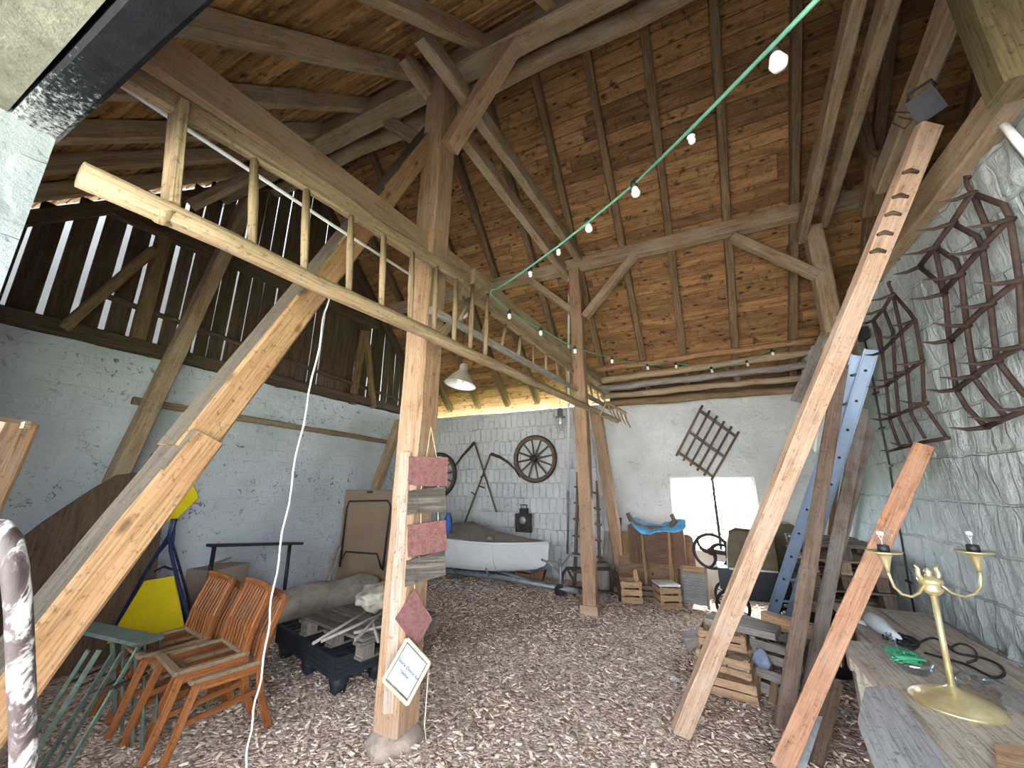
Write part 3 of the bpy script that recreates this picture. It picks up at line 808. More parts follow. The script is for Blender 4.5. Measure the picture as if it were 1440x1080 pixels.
# ------------------------------------------------------------------ lamps and string of bulbs
LP = at(649, 532, y=3.35)
t = thing('pendant_lamp', LP, 'beige enamel pendant lamp with wide conical shade under the tie beam', 'lamp', (R(-9), R(6), 0))
b = MB(); b.lathe([(0.172, -0.075), (0.168, -0.07), (0.10, 0.03), (0.055, 0.075), (0.045, 0.085), (0.045, 0.15), (0.03, 0.165), (0.0, 0.17)], (0, 0, 0), n=32, caps=False)
sh = b.build('lamp_shade', M['shade'], t, local=True)
b = MB(); b.lathe([(0.0, 0.07), (0.05, 0.068), (0.095, 0.024), (0.169, -0.075)], (0, 0, 0), n=32, caps=False); b.build('shade_lining', M['whitep'], sh, local=True)
b = MB(); b.lathe([(0, -0.05), (0.03, -0.035), (0.035, 0.0), (0.02, 0.05), (0.0, 0.05)], n=14); b.build('bulb', M['bulb'], t, local=True)
b = MB(); b.tube([LP + V(0.0, 0.0, 0.15), V(LP.x + 0.02, LP.y, 3.34)], 0.004, 5); b.build('cord', M['iron'], t)
GL = at(651, 441, y=2.95)
t = thing('globe_lamp', GL, 'small white globe lamp behind the pegged strut', 'lamp')
b = MB(); b.lathe([(0, -0.05), (0.035, -0.04), (0.055, 0), (0.045, 0.035), (0.02, 0.055), (0, 0.056)], n=18); b.build('globe', M['bulb'], t, local=True)
b = MB(); b.lathe([(0.025, 0.045), (0.03, 0.08), (0.012, 0.10), (0.012, 0.2)], n=12); b.build('holder', M['galv'], t, local=True)
LN = at(788, 590, y=6.0)
t = thing('jar_lamp', LN, 'glass jar lamp with metal cap hanging before the white pole', 'lamp')
b = MB(); b.lathe([(0.0, -0.17), (0.05, -0.15), (0.075, -0.08), (0.08, 0.0), (0.06, 0.05)], n=20); b.build('glass', M['clear'], t, local=True)
b = MB(); b.lathe([(0.085, 0.03), (0.085, 0.045), (0.05, 0.06), (0.045, 0.17), (0.02, 0.19), (0.0, 0.19)], n=20); b.build('cap', M['galv'], t, local=True)
b = MB(); b.lathe([(0.0, -0.09), (0.03, -0.07), (0.03, -0.02), (0.014, 0.04), (0, 0.04)], n=12); b.build('bulb', M['bulb'], t, local=True)
b = MB()
for g in range(4):
    a = g * math.pi / 2
    b.tube([(0.085 * math.cos(a), 0.085 * math.sin(a), 0.04), (0.088 * math.cos(a), 0.088 * math.sin(a), -0.08), (0.05 * math.cos(a), 0.05 * math.sin(a), -0.17), (0, 0, -0.19)], 0.004, 5)
b.build('guard', M['galv'], t, local=True)
b = MB(); b.tube([(0, 0, 0.18), (0, 0, 0.52)], 0.004, 5); b.build('cord', M['iron'], t, local=True)

def droop(p, q, n, s):
    return [p.lerp(q, k / n) - V(0, 0, s * math.sin(math.pi * k / n)) for k in range(n + 1)]
def bulb_on(t, p, rad, d=V(0, 0, -1), socket='black'):
    sk = MB(); sk.lathe([(0.0, -0.012), (0.016, -0.012), (0.02, 0.0), (0.02, 0.03), (0.0, 0.03)], p, d, 10)
    s = sk.build('socket', M[socket], t)
    bb = MB(); bb.lathe([(0.012, 0.028), (0.02, 0.04), (rad * 0.8, 0.045 + rad * 0.4), (rad, 0.045 + rad), (rad * 0.75, 0.045 + rad * 1.7), (0, 0.045 + rad * 2.05)], p, d, 14)
    bb.build('bulb', M['bulb'], s)
s0, s1, s2 = atd(1156, -8, 1.15), atd(893, 258, 2.35), atd(700, 406, 3.35)
t = thing('string_light', s0, 'green cable with white round bulbs strung across the roof space', 'string lights')
line = droop(s0, s1, 8, 0.01) + droop(s1, s2, 8, 0.03)[1:]
b = MB(); b.tube(line, 0.0085, 6); b.build('cable', M['greenc'], t)
for (uu, vv, d, r_) in ((1086, 68, 1.38, 0.030), (969, 184, 1.86, 0.017), (891, 258, 2.35, 0.028), (826, 310, 2.65, 0.026), (784, 346, 2.9, 0.018), (745, 378, 3.15, 0.016)):
    bulb_on(t, atd(uu, vv, d), r_, V(0.1, 0, -1))
q = [atd(700, 406, 3.35), atd(690, 412, 3.3), atd(716, 438, 3.7), atd(760, 462, 4.1), atd(808, 488, 4.6), atd(860, 503, 5.2), atd(910, 513, 5.9)]
q += [at(u, v, y=6.45) for u, v in ((950, 511), (1000, 517), (1050, 508), (1085, 492), (1130, 480))]
t = thing('string_light', q[0], 'dull green cable with small bulbs running to the stored poles', 'string lights')
b = MB(); b.tube(smooth(q, 3), 0.0075, 6); b.build('cable', M['greenc'], t)
for p in q[2:11]:
    bulb_on(t, p, 0.020, V(0.1, -0.1, -1))
# floodlight
FL = at(1302, 148, x=1.50)
fw = (EYE - FL).normalized()
t = thing('floodlight', FL, 'black floodlight with wire handle fixed to the mossy raking beam', 'floodlight')
sx = fw.cross(V(0, 0, 1)).normalized(); sz = sx.cross(fw)
Mx = frame3(sx, fw, sz)
b = MB(); b.box(FL, (0.13, 0.07, 0.16), Mx @ Matrix.Rotation(0.2, 3, 'Y')); b.build('housing', M['black'], t)
b = MB(); b.box(FL + fw * 0.037 - sz * 0.02, (0.09, 0.004, 0.09), Mx @ Matrix.Rotation(0.2, 3, 'Y')); b.build('lens', M['blackm'], t)
b = MB(); b.tube([FL - sx * 0.06 + sz * 0.07, FL - sx * 0.05 + sz * 0.12, FL + sx * 0.05 + sz * 0.11, FL + sx * 0.07 + sz * 0.05], 0.009, 6); b.build('handle', M['black'], t)
b = MB(); b.tube([FL + sx * 0.06, FL + sx * 0.12 + sz * 0.05, FL + sx * 0.15, FL + sx * 0.11 - sz * 0.07, FL + sx * 0.07 - sz * 0.04, FL + sx * 0.12 + sz * 0.02], 0.005, 5); b.build('cord', M['rust'], t)
b = MB(); b.tube([at(1398, 160, x=1.53), at(1450, 220, x=1.53)], 0.017, 10)
tag(b.build('white_tube', M['whitep']), 'white plastic tube on the rough block wall above the big harrow', 'pipe')

# ------------------------------------------------------------------ pole, red rag, white cord
px = at(799, 560, y=5.75)
t = thing('thin_pole', at(798, 778, y=6.9), 'slim white pole slanting up from the window wall beside the rear post', 'pole')
b = MB(); b.tube([at(799, 690, y=6.6), at(800, 390, y=5.3)], 0.018, 8); b.build('upper_pipe', M['whitep'], t)
b = MB(); b.tube([at(798, 778, y=6.9), at(799, 690, y=6.6)], 0.02, 8); b.build('lower_pipe', M['galv'], t)
rp = at(803, 402, y=5.25)
b = MB(); b.lathe([(0.02, 0.13), (0.05, 0.06), (0.045, -0.05), (0.05, -0.14), (0.0, -0.15)], rp, n=9, sq=lambda g, r, z: 1 + 0.3 * math.sin(3 * g + z * 20))
tag(b.build('rag', M['red']), 'bright red rag tied at the head of the slim white pole', 'rag')
cp = [(463, 412), (455, 450), (440, 530), (421, 620), (405, 710), (391, 790), (380, 860), (372, 925), (360, 985), (350, 1040), (345, 1090)]
c0 = at(463, 412, x=-2.05); c1 = at(345, 1092, z=0.01)
n_ = len(cp); d0 = (c0 - EYE).dot(_FW); d1 = (c1 - EYE).dot(_FW)
pp = []
for i in range(len(cp) - 1):
    for k in range(4):
        f = (i + k / 4) / (n_ - 1)
        uu = cp[i][0] + (cp[i + 1][0] - cp[i][0]) * k / 4 + 1.6 * math.sin((i * 4 + k) * 1.3)
        vv = cp[i][1] + (cp[i + 1][1] - cp[i][1]) * k / 4
        pp.append(atd(uu, vv, d0 + (d1 - d0) * f))
pp.append(c1)
b = MB(); b.tube(pp, 0.0055, 6)
tag(b.build('hanging_cord', M['cordw']), 'thin white cord hanging from the diagonal brace to the floor', 'cord')

# ------------------------------------------------------------------ signs on the post
PC = V(-1.92, 2.33, 0)
sn = V(1.92, -2.33, 0).normalized(); ss = V(0, 0, 1).cross(sn).normalized()     # facing the doorway
def on_sign(u, v, off=0.185):
    o = PC + sn * off
    d = (u - 720) / FPX * _RT + (540 - v) / FPX * _UP + _FW
    return EYE + d * ((o - EYE).dot(sn) / d.dot(sn))
def sign_poly(pix, off, th, wob=0.0, sub=1):
    P = []
    for i in range(len(pix)):
        a, c = pix[i], pix[(i + 1) % len(pix)]
        for k in range(sub):
            f = k / sub
            P.append(on_sign(a[0] + (c[0] - a[0]) * f + rnd.uniform(-wob, wob), a[1] + (c[1] - a[1]) * f + rnd.uniform(-wob, wob), off))
    o = P[0]
    return [((p - o).dot(ss), (p - o).z) for p in P], o
def sign(pix, name, mat, label, cat, off=0.17, th=0.025, wob=0.5):
    poly, o = sign_poly(pix, off, th, wob, 6)
    b = MB(); b.prism([(a, c) for a, c in poly], -th, o, ss, V(0, 0, 1), tint=1, grain='A')
    return tag(b.build(name, M[mat]), label, cat)
sign([(575, 642), (630, 643), (629, 684), (574, 682)], 'slate_sign', 'slate', 'upright red slate sign tied topmost on the thick post', 'sign')
sign([(574, 690), (626, 685), (628, 719), (572, 724)], 'charred_board', 'char', 'blackened board sign hung between the two oblong red slates', 'sign')
sign([(573, 739), (627, 731), (629, 774), (573, 784)], 'slate_sign', 'slate', 'red slate sign hung below the upper blackened board', 'sign')
sign([(571, 790), (626, 773), (627, 808), (569, 826)], 'charred_board', 'char', 'grey-black board sign hung just above the red diamond', 'sign')
sign([(583, 828), (608, 872), (586, 911), (556, 871)], 'slate_sign', 'slate', 'red slate hung as a diamond above the cream picture frame', 'sign')
for i, (a, c) in enumerate((((593, 682), (592, 689)), ((617, 683), (617, 688)), ((592, 722), (592, 738)), ((616, 720), (616, 733)), ((590, 782), (588, 790)), ((615, 776), (614, 778)), ((583, 822), (583, 830)), ((606, 600), (600, 642)), ((606, 600), (614, 643)))):
    b = MB(); b.tube([on_sign(*a, 0.16), on_sign(*c, 0.16)], 0.003, 5)
    names = ('first red slate to upper black board, inner knot', 'first red slate to upper black board, outer knot', 'upper black board to second slate, inner knot', 'upper black board to second slate, outer knot', 'second slate to grey-black board, inner knot', 'second slate to grey-black board, outer knot', 'grey-black board to the red diamond', 'nail on the post to topmost slate, inner strand', 'nail on the post to topmost slate, outer strand')
    tag(b.build('twine', M['string']), 'pale twine from ' + names[i], 'twine', 'twine of the hanging signs')
b = MB(); b.tube([on_sign(603, 938, 0.16), on_sign(600, 980, 0.16), on_sign(597, 1020, 0.15), on_sign(600, 1050, 0.12)], 0.004, 5)
tag(b.build('twine', M['string']), 'loose pale twine trailing down behind the cream picture frame', 'twine', 'twine of the hanging signs')
fp = [(573, 898), (604, 932), (573, 990), (539, 956)]
t = thing('picture_frame', on_sign(572, 990), 'cream picture frame hung as a diamond with a printed note', 'picture frame')
fc = [on_sign(*p, 0.20) for p in fp]
for i in range(4):
    p, q = fc[i], fc[(i + 1) % 4]
    b = MB(); b.beam(p.lerp(q, 0.0), p.lerp(q, 1.0), 0.022, 0.024, up=sn, jit=0.0005, ch=0.004, seg=2); b.build('frame_side', M['cream'], t)
ctr = sum(fc, V(0, 0, 0)) / 4
ins = [ctr + (p - ctr) * 0.84 for p in fc]
b = MB(); b.add([p for p in ins] + [p - sn * 0.008 for p in ins], [(0, 3, 2, 1), (4, 5, 6, 7), (0, 1, 5, 4), (1, 2, 6, 5), (2, 3, 7, 6), (3, 0, 4, 7)], tint=1); pap = b.build('note', M['paper'], t)
tx = (fc[1] - fc[0]).normalized(); ty = sn.cross(tx).normalized()
def text_on(txt, pos, size, X, Y, N, mat, parent):
    cu = bpy.data.curves.new('text', 'FONT'); cu.body = txt; cu.size = size; cu.align_x = 'CENTER'; cu.align_y = 'CENTER'; cu.extrude = 0.0004
    tmp = bpy.data.objects.new('text', cu); COL.objects.link(tmp)
    me = bpy.data.meshes.new_from_object(tmp.evaluated_get(bpy.context.evaluated_depsgraph_get()))
    bpy.data.objects.remove(tmp)
    o = bpy.data.objects.new('printed_text', me)
    Mt = frame3(X, Y, N).to_4x4(); Mt.translation = pos
    o.parent = parent
    L = world_of(parent).inverted() @ Mt
    o.location = L.translation; o.rotation_euler = L.to_euler()
    me.materials.clear(); me.materials.append(mat); COL.objects.link(o)
    return o
text_on('Sauna Dienst für', ctr + ty * 0.012 + sn * 0.002, 0.026, tx, ty, sn, M['ink'], pap)
text_on('Nadine', ctr - ty * 0.022 + sn * 0.002, 0.024, tx, ty, sn, M['ink'], pap)
# stone pads
b = MB(); b.lathe([(0.17, -0.02), (0.155, 0.03), (0.12, 0.08), (0.0, 0.09)], (-1.94, 2.33, 0), n=18, sq=lambda g, r, z: 1 + 0.13 * math.sin(2 * g + 1) + 0.08 * math.sin(5 * g))
tag(b.build('stone_pad', M['concrete']), 'crumbly pale concrete pad under the thick sign post', 'pad')
b = MB(); b.box((-1.435, 5.33, 0.045), (0.22, 0.22, 0.13))
tag(b.build('stone_pad', M['plank']), 'square pale pad under the slim rear post', 'pad')

# ------------------------------------------------------------------ on the window wall
def wheel(cu, cv, ue, label, spokes=12):
    c = at(cu, cv, y=6.90); rad = abs(at(ue, cv, y=6.90).x - c.x)
    t = thing('cart_wheel', c, label, 'wheel')
    ax = V(0, 1, 0)
    b = MB()
    n = 40
    ring = [(rad - 0.075, -0.035), (rad - 0.02, -0.035), (rad - 0.02, 0.035), (rad - 0.075, 0.035), (rad - 0.075, -0.035)]
    vs = []; fs = []
    for i in range(n):
        g = 2 * math.pi * i / n
        for (r_, yy) in ring[:4]: vs.append((r_ * math.cos(g), yy, r_ * math.sin(g)))
    for i in range(n):
        j = (i + 1) % n
        for k in range(4): fs.append((i * 4 + k, i * 4 + (k + 1) % 4, j * 4 + (k + 1) % 4, j * 4 + k))
    b.add(vs, fs); b.build('rim', M['brownw'], t, local=True)
    b = MB(); b.torus((0, 0, 0), ax, rad - 0.01, 0.018, 40, 6); b.build('iron_tyre', M['rust'], t, local=True)
    b = MB(); b.lathe([(0.0, -0.13), (0.05, -0.13), (0.065, -0.05), (0.075, 0.0), (0.06, 0.05), (0.0, 0.05)], (0, 0, 0), ax, 16); b.build('hub', M['iron'], t, local=True)
    for k in range(spokes):
        g = 2 * math.pi * (k + 0.3) / spokes
        b = MB(); b.tube([(0.05 * math.cos(g), -0.02, 0.05 * math.sin(g)), (rad * 0.6 * math.cos(g), 0, rad * 0.6 * math.sin(g)), ((rad - 0.07) * math.cos(g), 0, (rad - 0.07) * math.sin(g))], [0.022, 0.017, 0.015], 6)
        b.build('spoke', M['brownw'], t, local=True)
M['whitish'] = wood('limewashed_batten', (0.27, 0.19, 0.135), (0.40, 0.31, 0.24), (0.50, 0.41, 0.33), 0.85, 0.2, 0.9)
M['dusty'] = wood('dusty_pallet_wood', (0.085, 0.072, 0.058), (0.155, 0.133, 0.108), (0.22, 0.195, 0.16), 0.9, 0.2, 1.0)
M['brownw'] = wood('old_wheel_wood', (0.08, 0.055, 0.04), (0.17, 0.125, 0.09), (0.25, 0.195, 0.145), 0.85, 0.1, 0.9)
wheel(752, 645, 783, 'wooden spoked cart wheel hung whole on the white wall')
wheel(616, 668, 642, 'wooden cart wheel half hidden behind the red slate sign')

def scythe(hp, bp, grips, label):
    t = thing('scythe', at(*hp[0], y=6.9), label, 'scythe')
    b = MB(); b.tube([at(u, v, y=6.90 - 0.02 * i) for i, (u, v) in enumerate(hp)], 0.018, 7); b.build('snath', M['brownw'], t)
    pts = [at(u, v, y=6.88) for u, v in bp]
    b = MB()
    n = len(pts); vs = []
    for i, p in enumerate(pts):
        w = 0.05 * (1 - (i / (n - 1)) ** 1.5) + 0.012
        tn_ = (pts[min(i + 1, n - 1)] - pts[max(i - 1, 0)]).normalized(); nn = tn_.cross(V(0, 1, 0)).normalized()
        vs += [p + nn * w / 2, p - nn * w / 2, p - nn * w / 2 + V(0, 0.012, 0), p + nn * w / 2 + V(0, 0.012, 0)]
    fs = []
    for i in range(n - 1):
        for k in range(4): fs.append((i * 4 + k, i * 4 + (k + 1) % 4, i * 4 + 4 + (k + 1) % 4, i * 4 + 4 + k))
    fs += [(3, 2, 1, 0), tuple((n - 1) * 4 + k for k in range(4))]
    b.add(vs, fs); b.build('blade', M['rust'], t)
    for (a, c) in grips:
        b = MB(); b.tube([at(*a, y=6.88), at(*c, y=6.76)], 0.016, 6); b.build('grip', M['brownw'], t)
scythe([(667, 622), (681, 665), (698, 720)], [(667, 622), (660, 630), (650, 641), (642, 652), (637, 662)], [((681, 668), (676, 671))], 'scythe whose blade curves down toward the half hidden wheel')
scythe([(690, 638), (676, 676), (653, 737)], [(690, 638), (703, 643), (714, 650), (724, 660), (731, 672)], [((673, 683), (681, 686)), ((667, 695), (663, 692))], 'scythe whose blade tip reaches the whole cart wheel')
# carriage lantern
c = at(737, 735, y=6.84)
t = thing('lantern', c, 'dark square carriage lantern hung on the wall over the boat bow', 'lantern')
s = (at(748, 735, y=6.84).x - at(726, 735, y=6.84).x)
hh = at(737, 722, y=6.84).z - at(737, 748, y=6.84).z
b = MB(); b.box((0, 0, 0), (s * 0.8, 0.12, hh)); b.build('body', M['iron'], t, local=True)
for sx_ in (-1, 1):
    b = MB(); b.beam((sx_ * s * 0.45, -0.03, -hh / 2), (sx_ * s * 0.45, -0.03, hh / 2), 0.035, 0.06, up=(0, 1, 0)); b.build('side_bar', M['rust'], t, local=True)
b = MB(); b.lathe([(0.0, -0.005), (0.07, -0.005), (0.07, 0.01), (0.055, 0.02), (0, 0.02)], (0, -0.065, 0.05), (0, -1, 0), 18); b.build('glass', M['galv'], t, local=True)
b = MB(); b.lathe([(0.0, -0.005), (0.05, -0.005), (0.05, 0.01), (0, 0.015)], (0, -0.065, -0.09), (0, -1, 0), 18); b.build('vent', M['rust'], t, local=True)
b = MB(); b.box((0, 0, hh / 2 + 0.045), (s * 0.45, 0.10, 0.09)); b.build('chimney', M['iron'], t, local=True)
b = MB(); b.tube([(-0.05, 0, hh / 2 + 0.09), (-0.06, 0, hh / 2 + 0.15), (0.06, 0, hh / 2 + 0.15), (0.05, 0, hh / 2 + 0.09)], 0.01, 6); b.build('handle', M['iron'], t, local=True)
# iron-barred rack over the window
t = thing('slatted_rack', at(1000, 668, y=6.88), 'dark slatted wooden rack hung askew on one corner above the window', 'rack')
tl, tr, bl, brr = (987, 574), (1038, 611), (952, 637), (1001, 672)
for i in range(6):
    f = i / 5
    a = (tl[0] + (tr[0] - tl[0]) * f, tl[1] + (tr[1] - tl[1]) * f); c = (bl[0] + (brr[0] - bl[0]) * f, bl[1] + (brr[1] - bl[1]) * f)
    b = MB(); b.tube([at(a[0] + 1, a[1] - 4, y=6.86), at(c[0] - 1, c[1] + 4, y=6.86)], 0.017, 6); b.build('bar', M['brownw'], t)
for f in (0.06, 0.52, 0.97):
    a = (tl[0] + (bl[0] - tl[0]) * f, tl[1] + (bl[1] - tl[1]) * f); c = (tr[0] + (brr[0] - tr[0]) * f, tr[1] + (brr[1] - tr[1]) * f)
    b = MB(); b.beam(at(*a, y=6.88), at(*c, y=6.88), 0.04, 0.055, up=(0, 1, 0)); b.build('cross_rail', M['brownw'], t)
# window
t = thing('window_1', ((WX0 + WX1) / 2, YB + 0.06, WZ0), None, None); t['kind'] = 'structure'
b = MB()
for (p, q) in (((WX0, WZ0), (WX1, WZ0)), ((WX0, WZ1), (WX1, WZ1)), ((WX0, WZ0), (WX0, WZ1)), ((WX1, WZ0), (WX1, WZ1))):
    b.beam((p[0], YB + 0.08, p[1]), (q[0], YB + 0.08, q[1]), 0.07, 0.07, up=(0, 1, 0), jit=0.001)
b.build('window_frame', M['whitep'], t)
mx = at(1005, 700, y=YB + 0.06).x
b = MB(); b.beam((mx, YB + 0.06, WZ0), (mx, YB + 0.06, WZ1), 0.04, 0.03, up=(0, 1, 0), jit=0.001); b.build('mullion', M['iron'], t)
b = MB(); b.box(((WX0 + WX1) / 2, YB + 0.085, (WZ0 + WZ1) / 2), (WX1 - WX0, 0.004, WZ1 - WZ0), tint=1); b.build('pane', M['clear'], t)
# shrubs outside the window
for i, (dx, dy, h) in enumerate(((0.15, 3.4, 2.4), (1.0, 4.2, 2.7))):
    bb = MB(); cx = (WX0 + WX1) / 2 + dx
    for k in range(420):
        p = V(cx + rnd.gauss(0, 0.28), YB + dy + rnd.gauss(0, 0.3), -0.2 + h * rnd.random() ** 0.8)
        e = Matrix.Rotation(rnd.uniform(0, 6.28), 3, 'Z') @ Matrix.Rotation(rnd.uniform(-1, 1), 3, 'X')
        bb.add([p + e @ V(-0.05, 0, 0), p + e @ V(0, -0.02, 0.02), p + e @ V(0.06, 0, 0), p + e @ V(0, 0.02, 0.02)], [(0, 1, 2, 3)])
    tag(bb.build('shrub', plain('leaf_green', (0.004, 0.014, 0.002), 0.8, 0, 0.15, 8, None, 0, 0, 0.1)), ('leafy green shrub outside, showing through the pane nearer the tarpaulin', 'leafy green shrub outside, showing through the pane nearer the cart hood')[i], 'shrub')

# batten nailed down the front corner of the sign post
timber('batten', on_sign(571, 636, 0.125), on_sign(547, 1002, 0.10), 0.03, 0.075, 'pale batten nailed down the sign post beside the hanging signs', 'batten', 'whitish', up=ss, jit=0.002)

# ------------------------------------------------------------------ stacked wooden chairs
def make_chair(label, loc, rot, group):
    t = thing('wooden_chair', loc, label, 'chair', (0, 0, R(rot)), group)
    W, D, H = 0.44, 0.36, 0.41
    wx = W / 2 - 0.018
    for s in (-1, 1):
        b = MB(); b.beam((s * (wx + 0.015), -D / 2 - 0.09, 0), (s * wx, -D / 2 + 0.02, H - 0.02), 0.028, 0.042, up=(0, 1, 0), ch=0.006, jit=0.001, w1=0.03, h1=0.05)
        b.build('front_leg', M['chair'], t, local=True)
        b = MB()
        pts = [(s * wx, D / 2 + 0.11, 0), (s * wx, D / 2 + 0.03, 0.22), (s * wx, D / 2, H), (s * wx, D / 2 + 0.03, 0.56), (s * wx * 0.97, D / 2 + 0.12, 0.80)]
        for p, q in zip(pts, pts[1:]): b.beam(p, q, 0.026, 0.045, up=(0, 1, 0), ch=0.006, jit=0.0005, tint=1)
        b.build('rear_leg', M['chair'], t, local=True)
        b = MB(); b.beam((s * (wx + 0.004), -D / 2 - 0.04, 0.20), (s * wx, D / 2 + 0.03, 0.24), 0.02, 0.035, ch=0.005, jit=0.001)
        b.build('stretcher', M['chair'], t, local=True)
        b = MB(); b.beam((s * wx, -D / 2, H - 0.03), (s * wx, D / 2, H - 0.03), 0.022, 0.055, ch=0.005, jit=0.001)
        b.build('side_rail', M['chair'], t, local=True)
    b = MB()
    for p, q in (((-W / 2, -D / 2), (W / 2, -D / 2)), ((W / 2 - 0.02, -D / 2), (W / 2 - 0.02, D / 2)), ((W / 2, D / 2), (-W / 2, D / 2)), ((-W / 2 + 0.02, D / 2), (-W / 2 + 0.02, -D / 2))):
        b.beam((p[0], p[1], H + 0.004), (q[0], q[1], H + 0.004), 0.045, 0.022, ch=0.004, jit=0.001)
    b.build('seat_frame', M['chairg'], t, local=True)
    for k in range(7):
        x = -wx + 0.05 + (2 * wx - 0.10) * k / 6
        b = MB()
        pts = [(x, D / 2 - 0.005, H), (x, D / 2 + 0.015, 0.56), (x * 0.97, D / 2 + 0.105, 0.775)]
        for p, q in zip(pts, pts[1:]): b.beam(p, q, 0.02, 0.012, up=(0, 1, 0), ch=0.003, jit=0.0005, tint=1)
        b.build('back_slat', M['chair'], t, local=True)
    b = MB()
    pr = [(-W / 2, D / 2 + 0.095), (-W / 4, D / 2 + 0.12), (W / 4, D / 2 + 0.12), (W / 2, D / 2 + 0.095)]
    for p, q in zip(pr, pr[1:]): b.beam((p[0], p[1], 0.785), (q[0], q[1], 0.785), 0.022, 0.065, ch=0.006, jit=0.0005, tint=1)
    b.build('top_rail', M['chair'], t, local=True)
    return t
c1 = make_chair('orange wooden slat-back chair at the bottom of the stack by the white cord', (-3.10, 1.86, 0), -14, 'stacked wooden chairs')
for (x, y, z, r_, lab) in ((-3.165, 1.785, 0.062, -12, 'orange wooden slat-back chair topmost in the stack by the white cord'),
                           (-3.61, 1.87, 0.0, -10, 'orange wooden slat-back chair at the bottom of the stack by the green frames'),
                           (-3.665, 1.80, 0.062, -9, 'orange wooden slat-back chair topmost in the stack by the green frames')):
    c = copy_tree(c1); c.location = (x, y, z); c.rotation_euler = (0, 0, R(r_)); c['label'] = lab

# ------------------------------------------------------------------ pallets by the post
def nest_pallet(z, label, feet):
    t = thing('plastic_pallet', (-3.275, 2.66, z), label, 'pallet', (0, 0, R(-14.4)), 'black plastic pallets')
    hx, hy = 0.58, 0.40
    loc0 = V(0, hy, 0)
    b = MB()
    for y in (0.0, 2 * hy):
        b.box((0, y, 0.018), (2 * hx, 0.03, 0.036), tint=1)
    for x in (-hx, hx):
        b.box((x, hy, 0.018), (0.03, 2 * hy, 0.036), tint=1)
    b.build('rim', M['pallet'], t, local=True)
    b = MB()
    for k in range(11): b.box((-hx + 0.11 + k * (2 * hx - 0.22) / 10, hy, 0.024), (0.055, 2 * hy - 0.02, 0.02), tint=1)
    for k in range(5): b.box((0, 0.13 + k * 0.135, 0.02), (2 * hx - 0.02, 0.045, 0.018), tint=1)
    b.build('deck_grid', M['pallet'], t, local=True)
    if feet:
        for x in (-hx + 0.07, 0, hx - 0.07):
            for y in (0.07, hy, 2 * hy - 0.07):
                b = MB(); b.lathe([(0.055, -0.125), (0.085, 0.0)], (x, y, 0), n=4); b.build('foot', M['pallet'], t, local=True)
    return t
labs = ('lowest black plastic pallet, its feet standing in the chips', 'second black plastic pallet nested on the lowest one', 'third black plastic pallet nested below the top one', 'topmost black plastic pallet, directly under the wooden pallet')
for k in range(4): nest_pallet(0.125 + k * 0.039, labs[k], k == 0)
t = thing('wooden_pallet', (-2.95, 2.58, 0.282), 'dusty grey wooden pallet lying on the black plastic pallets', 'pallet', (0, 0, R(-10)))
for k in range(6):
    b = MB(); b.beam((-0.46, 0.10 + k * 0.135, 0.135), (0.46, 0.10 + k * 0.135, 0.135), 0.11, 0.02, ch=0.003, jit=0.003); b.build('deck_board', M['dusty'], t, local=True)
for x in (-0.42, 0, 0.42):
    for y in (0.10, 0.44, 0.76):
        b = MB(); b.box((x, y, 0.05), (0.10, 0.10, 0.10)); b.build('block', M['dusty'], t, local=True)
    b = MB(); b.beam((x, 0.02, 0.113), (x, 0.84, 0.113), 0.10, 0.022, ch=0.003, jit=0.002); b.build('stringer', M['dusty'], t, local=True)
    b = MB(); b.beam((x, 0.04, 0.006), (x, 0.82, 0.006), 0.10, 0.018, ch=0.003, jit=0.002); b.build('bottom_board', M['dusty'], t, local=True)
# lumpy plastic things
def lump(name, c, dims, label, cat, mat, seed, rot=0, n=40, m_=20, amp=0.16):
    b = MB(); vs = []; fs = []
    Mx = rz(rot)
    for j in range(m_ + 1):
        for i in range(n):
            th = math.pi * j / m_; g = 2 * math.pi * i / n
            d = V(math.sin(th) * math.cos(g), math.sin(th) * math.sin(g), math.cos(th))
            sq = 1 + amp * n3(d * 1.0 + V(seed, 0, 0), 2.6) + amp * 0.35 * n3(d + V(seed, 3, 0), 8)
            p = V(d.x * dims[0], d.y * dims[1], d.z * dims[2]) * sq
            vs.append(V(c) + Mx @ p)
    for j in range(m_):
        for i in range(n): fs.append((j * n + i, (j + 1) * n + i, (j + 1) * n + (i + 1) % n, j * n + (i + 1) % n))
    b.add(vs, fs, tint=1, smooth=True)
    return tag(b.build(name, M[mat]), label, cat)
lump('plastic_bundle', atd(528, 840, 3.35) + V(0, 0.05, 0.0), (0.17, 0.20, 0.10), 'crumpled clear plastic bundle on the wooden pallet behind the post', 'plastic bundle', 'film', 4.2, amp=0.3)
# roll of film: a lumpy sagging roll
def roll(pts, r, name, label, cat, mat, seed):
    b = MB(); n = 18; vs = []; fs = []
    m_ = len(pts)
    for k, p in enumerate(pts):
        T = (pts[min(k + 1, m_ - 1)] - pts[max(k - 1, 0)]).normalized(); A = V(0, 0, 1); B = T.cross(A).normalized()
        for i in range(n):
            g = 2 * math.pi * i / n
            q = r * (1 + 0.10 * n3((k * 0.5, math.cos(g) * 1.2, math.sin(g) * 1.2 + seed), 1.3) + 0.07 * math.sin(7 * g + k * 0.55))
            if k in (0, m_ - 1): q *= 0.9
            vs.append(p + (A * math.sin(g) * 0.92 + B * math.cos(g)) * q)
    for k in range(m_ - 1):
        for i in range(n): fs.append((k * n + i, k * n + (i + 1) % n, (k + 1) * n + (i + 1) % n, (k + 1) * n + i))
    fs += [tuple(range(n - 1, -1, -1)), tuple((m_ - 1) * n + i for i in range(n))]
    b.add(vs, fs, tint=1, smooth=True)
    return tag(b.build(name, M[mat]), label, cat)
ra, rb = V(-4.70, 2.85, 0.17), V(-4.12, 4.35, 0.20)
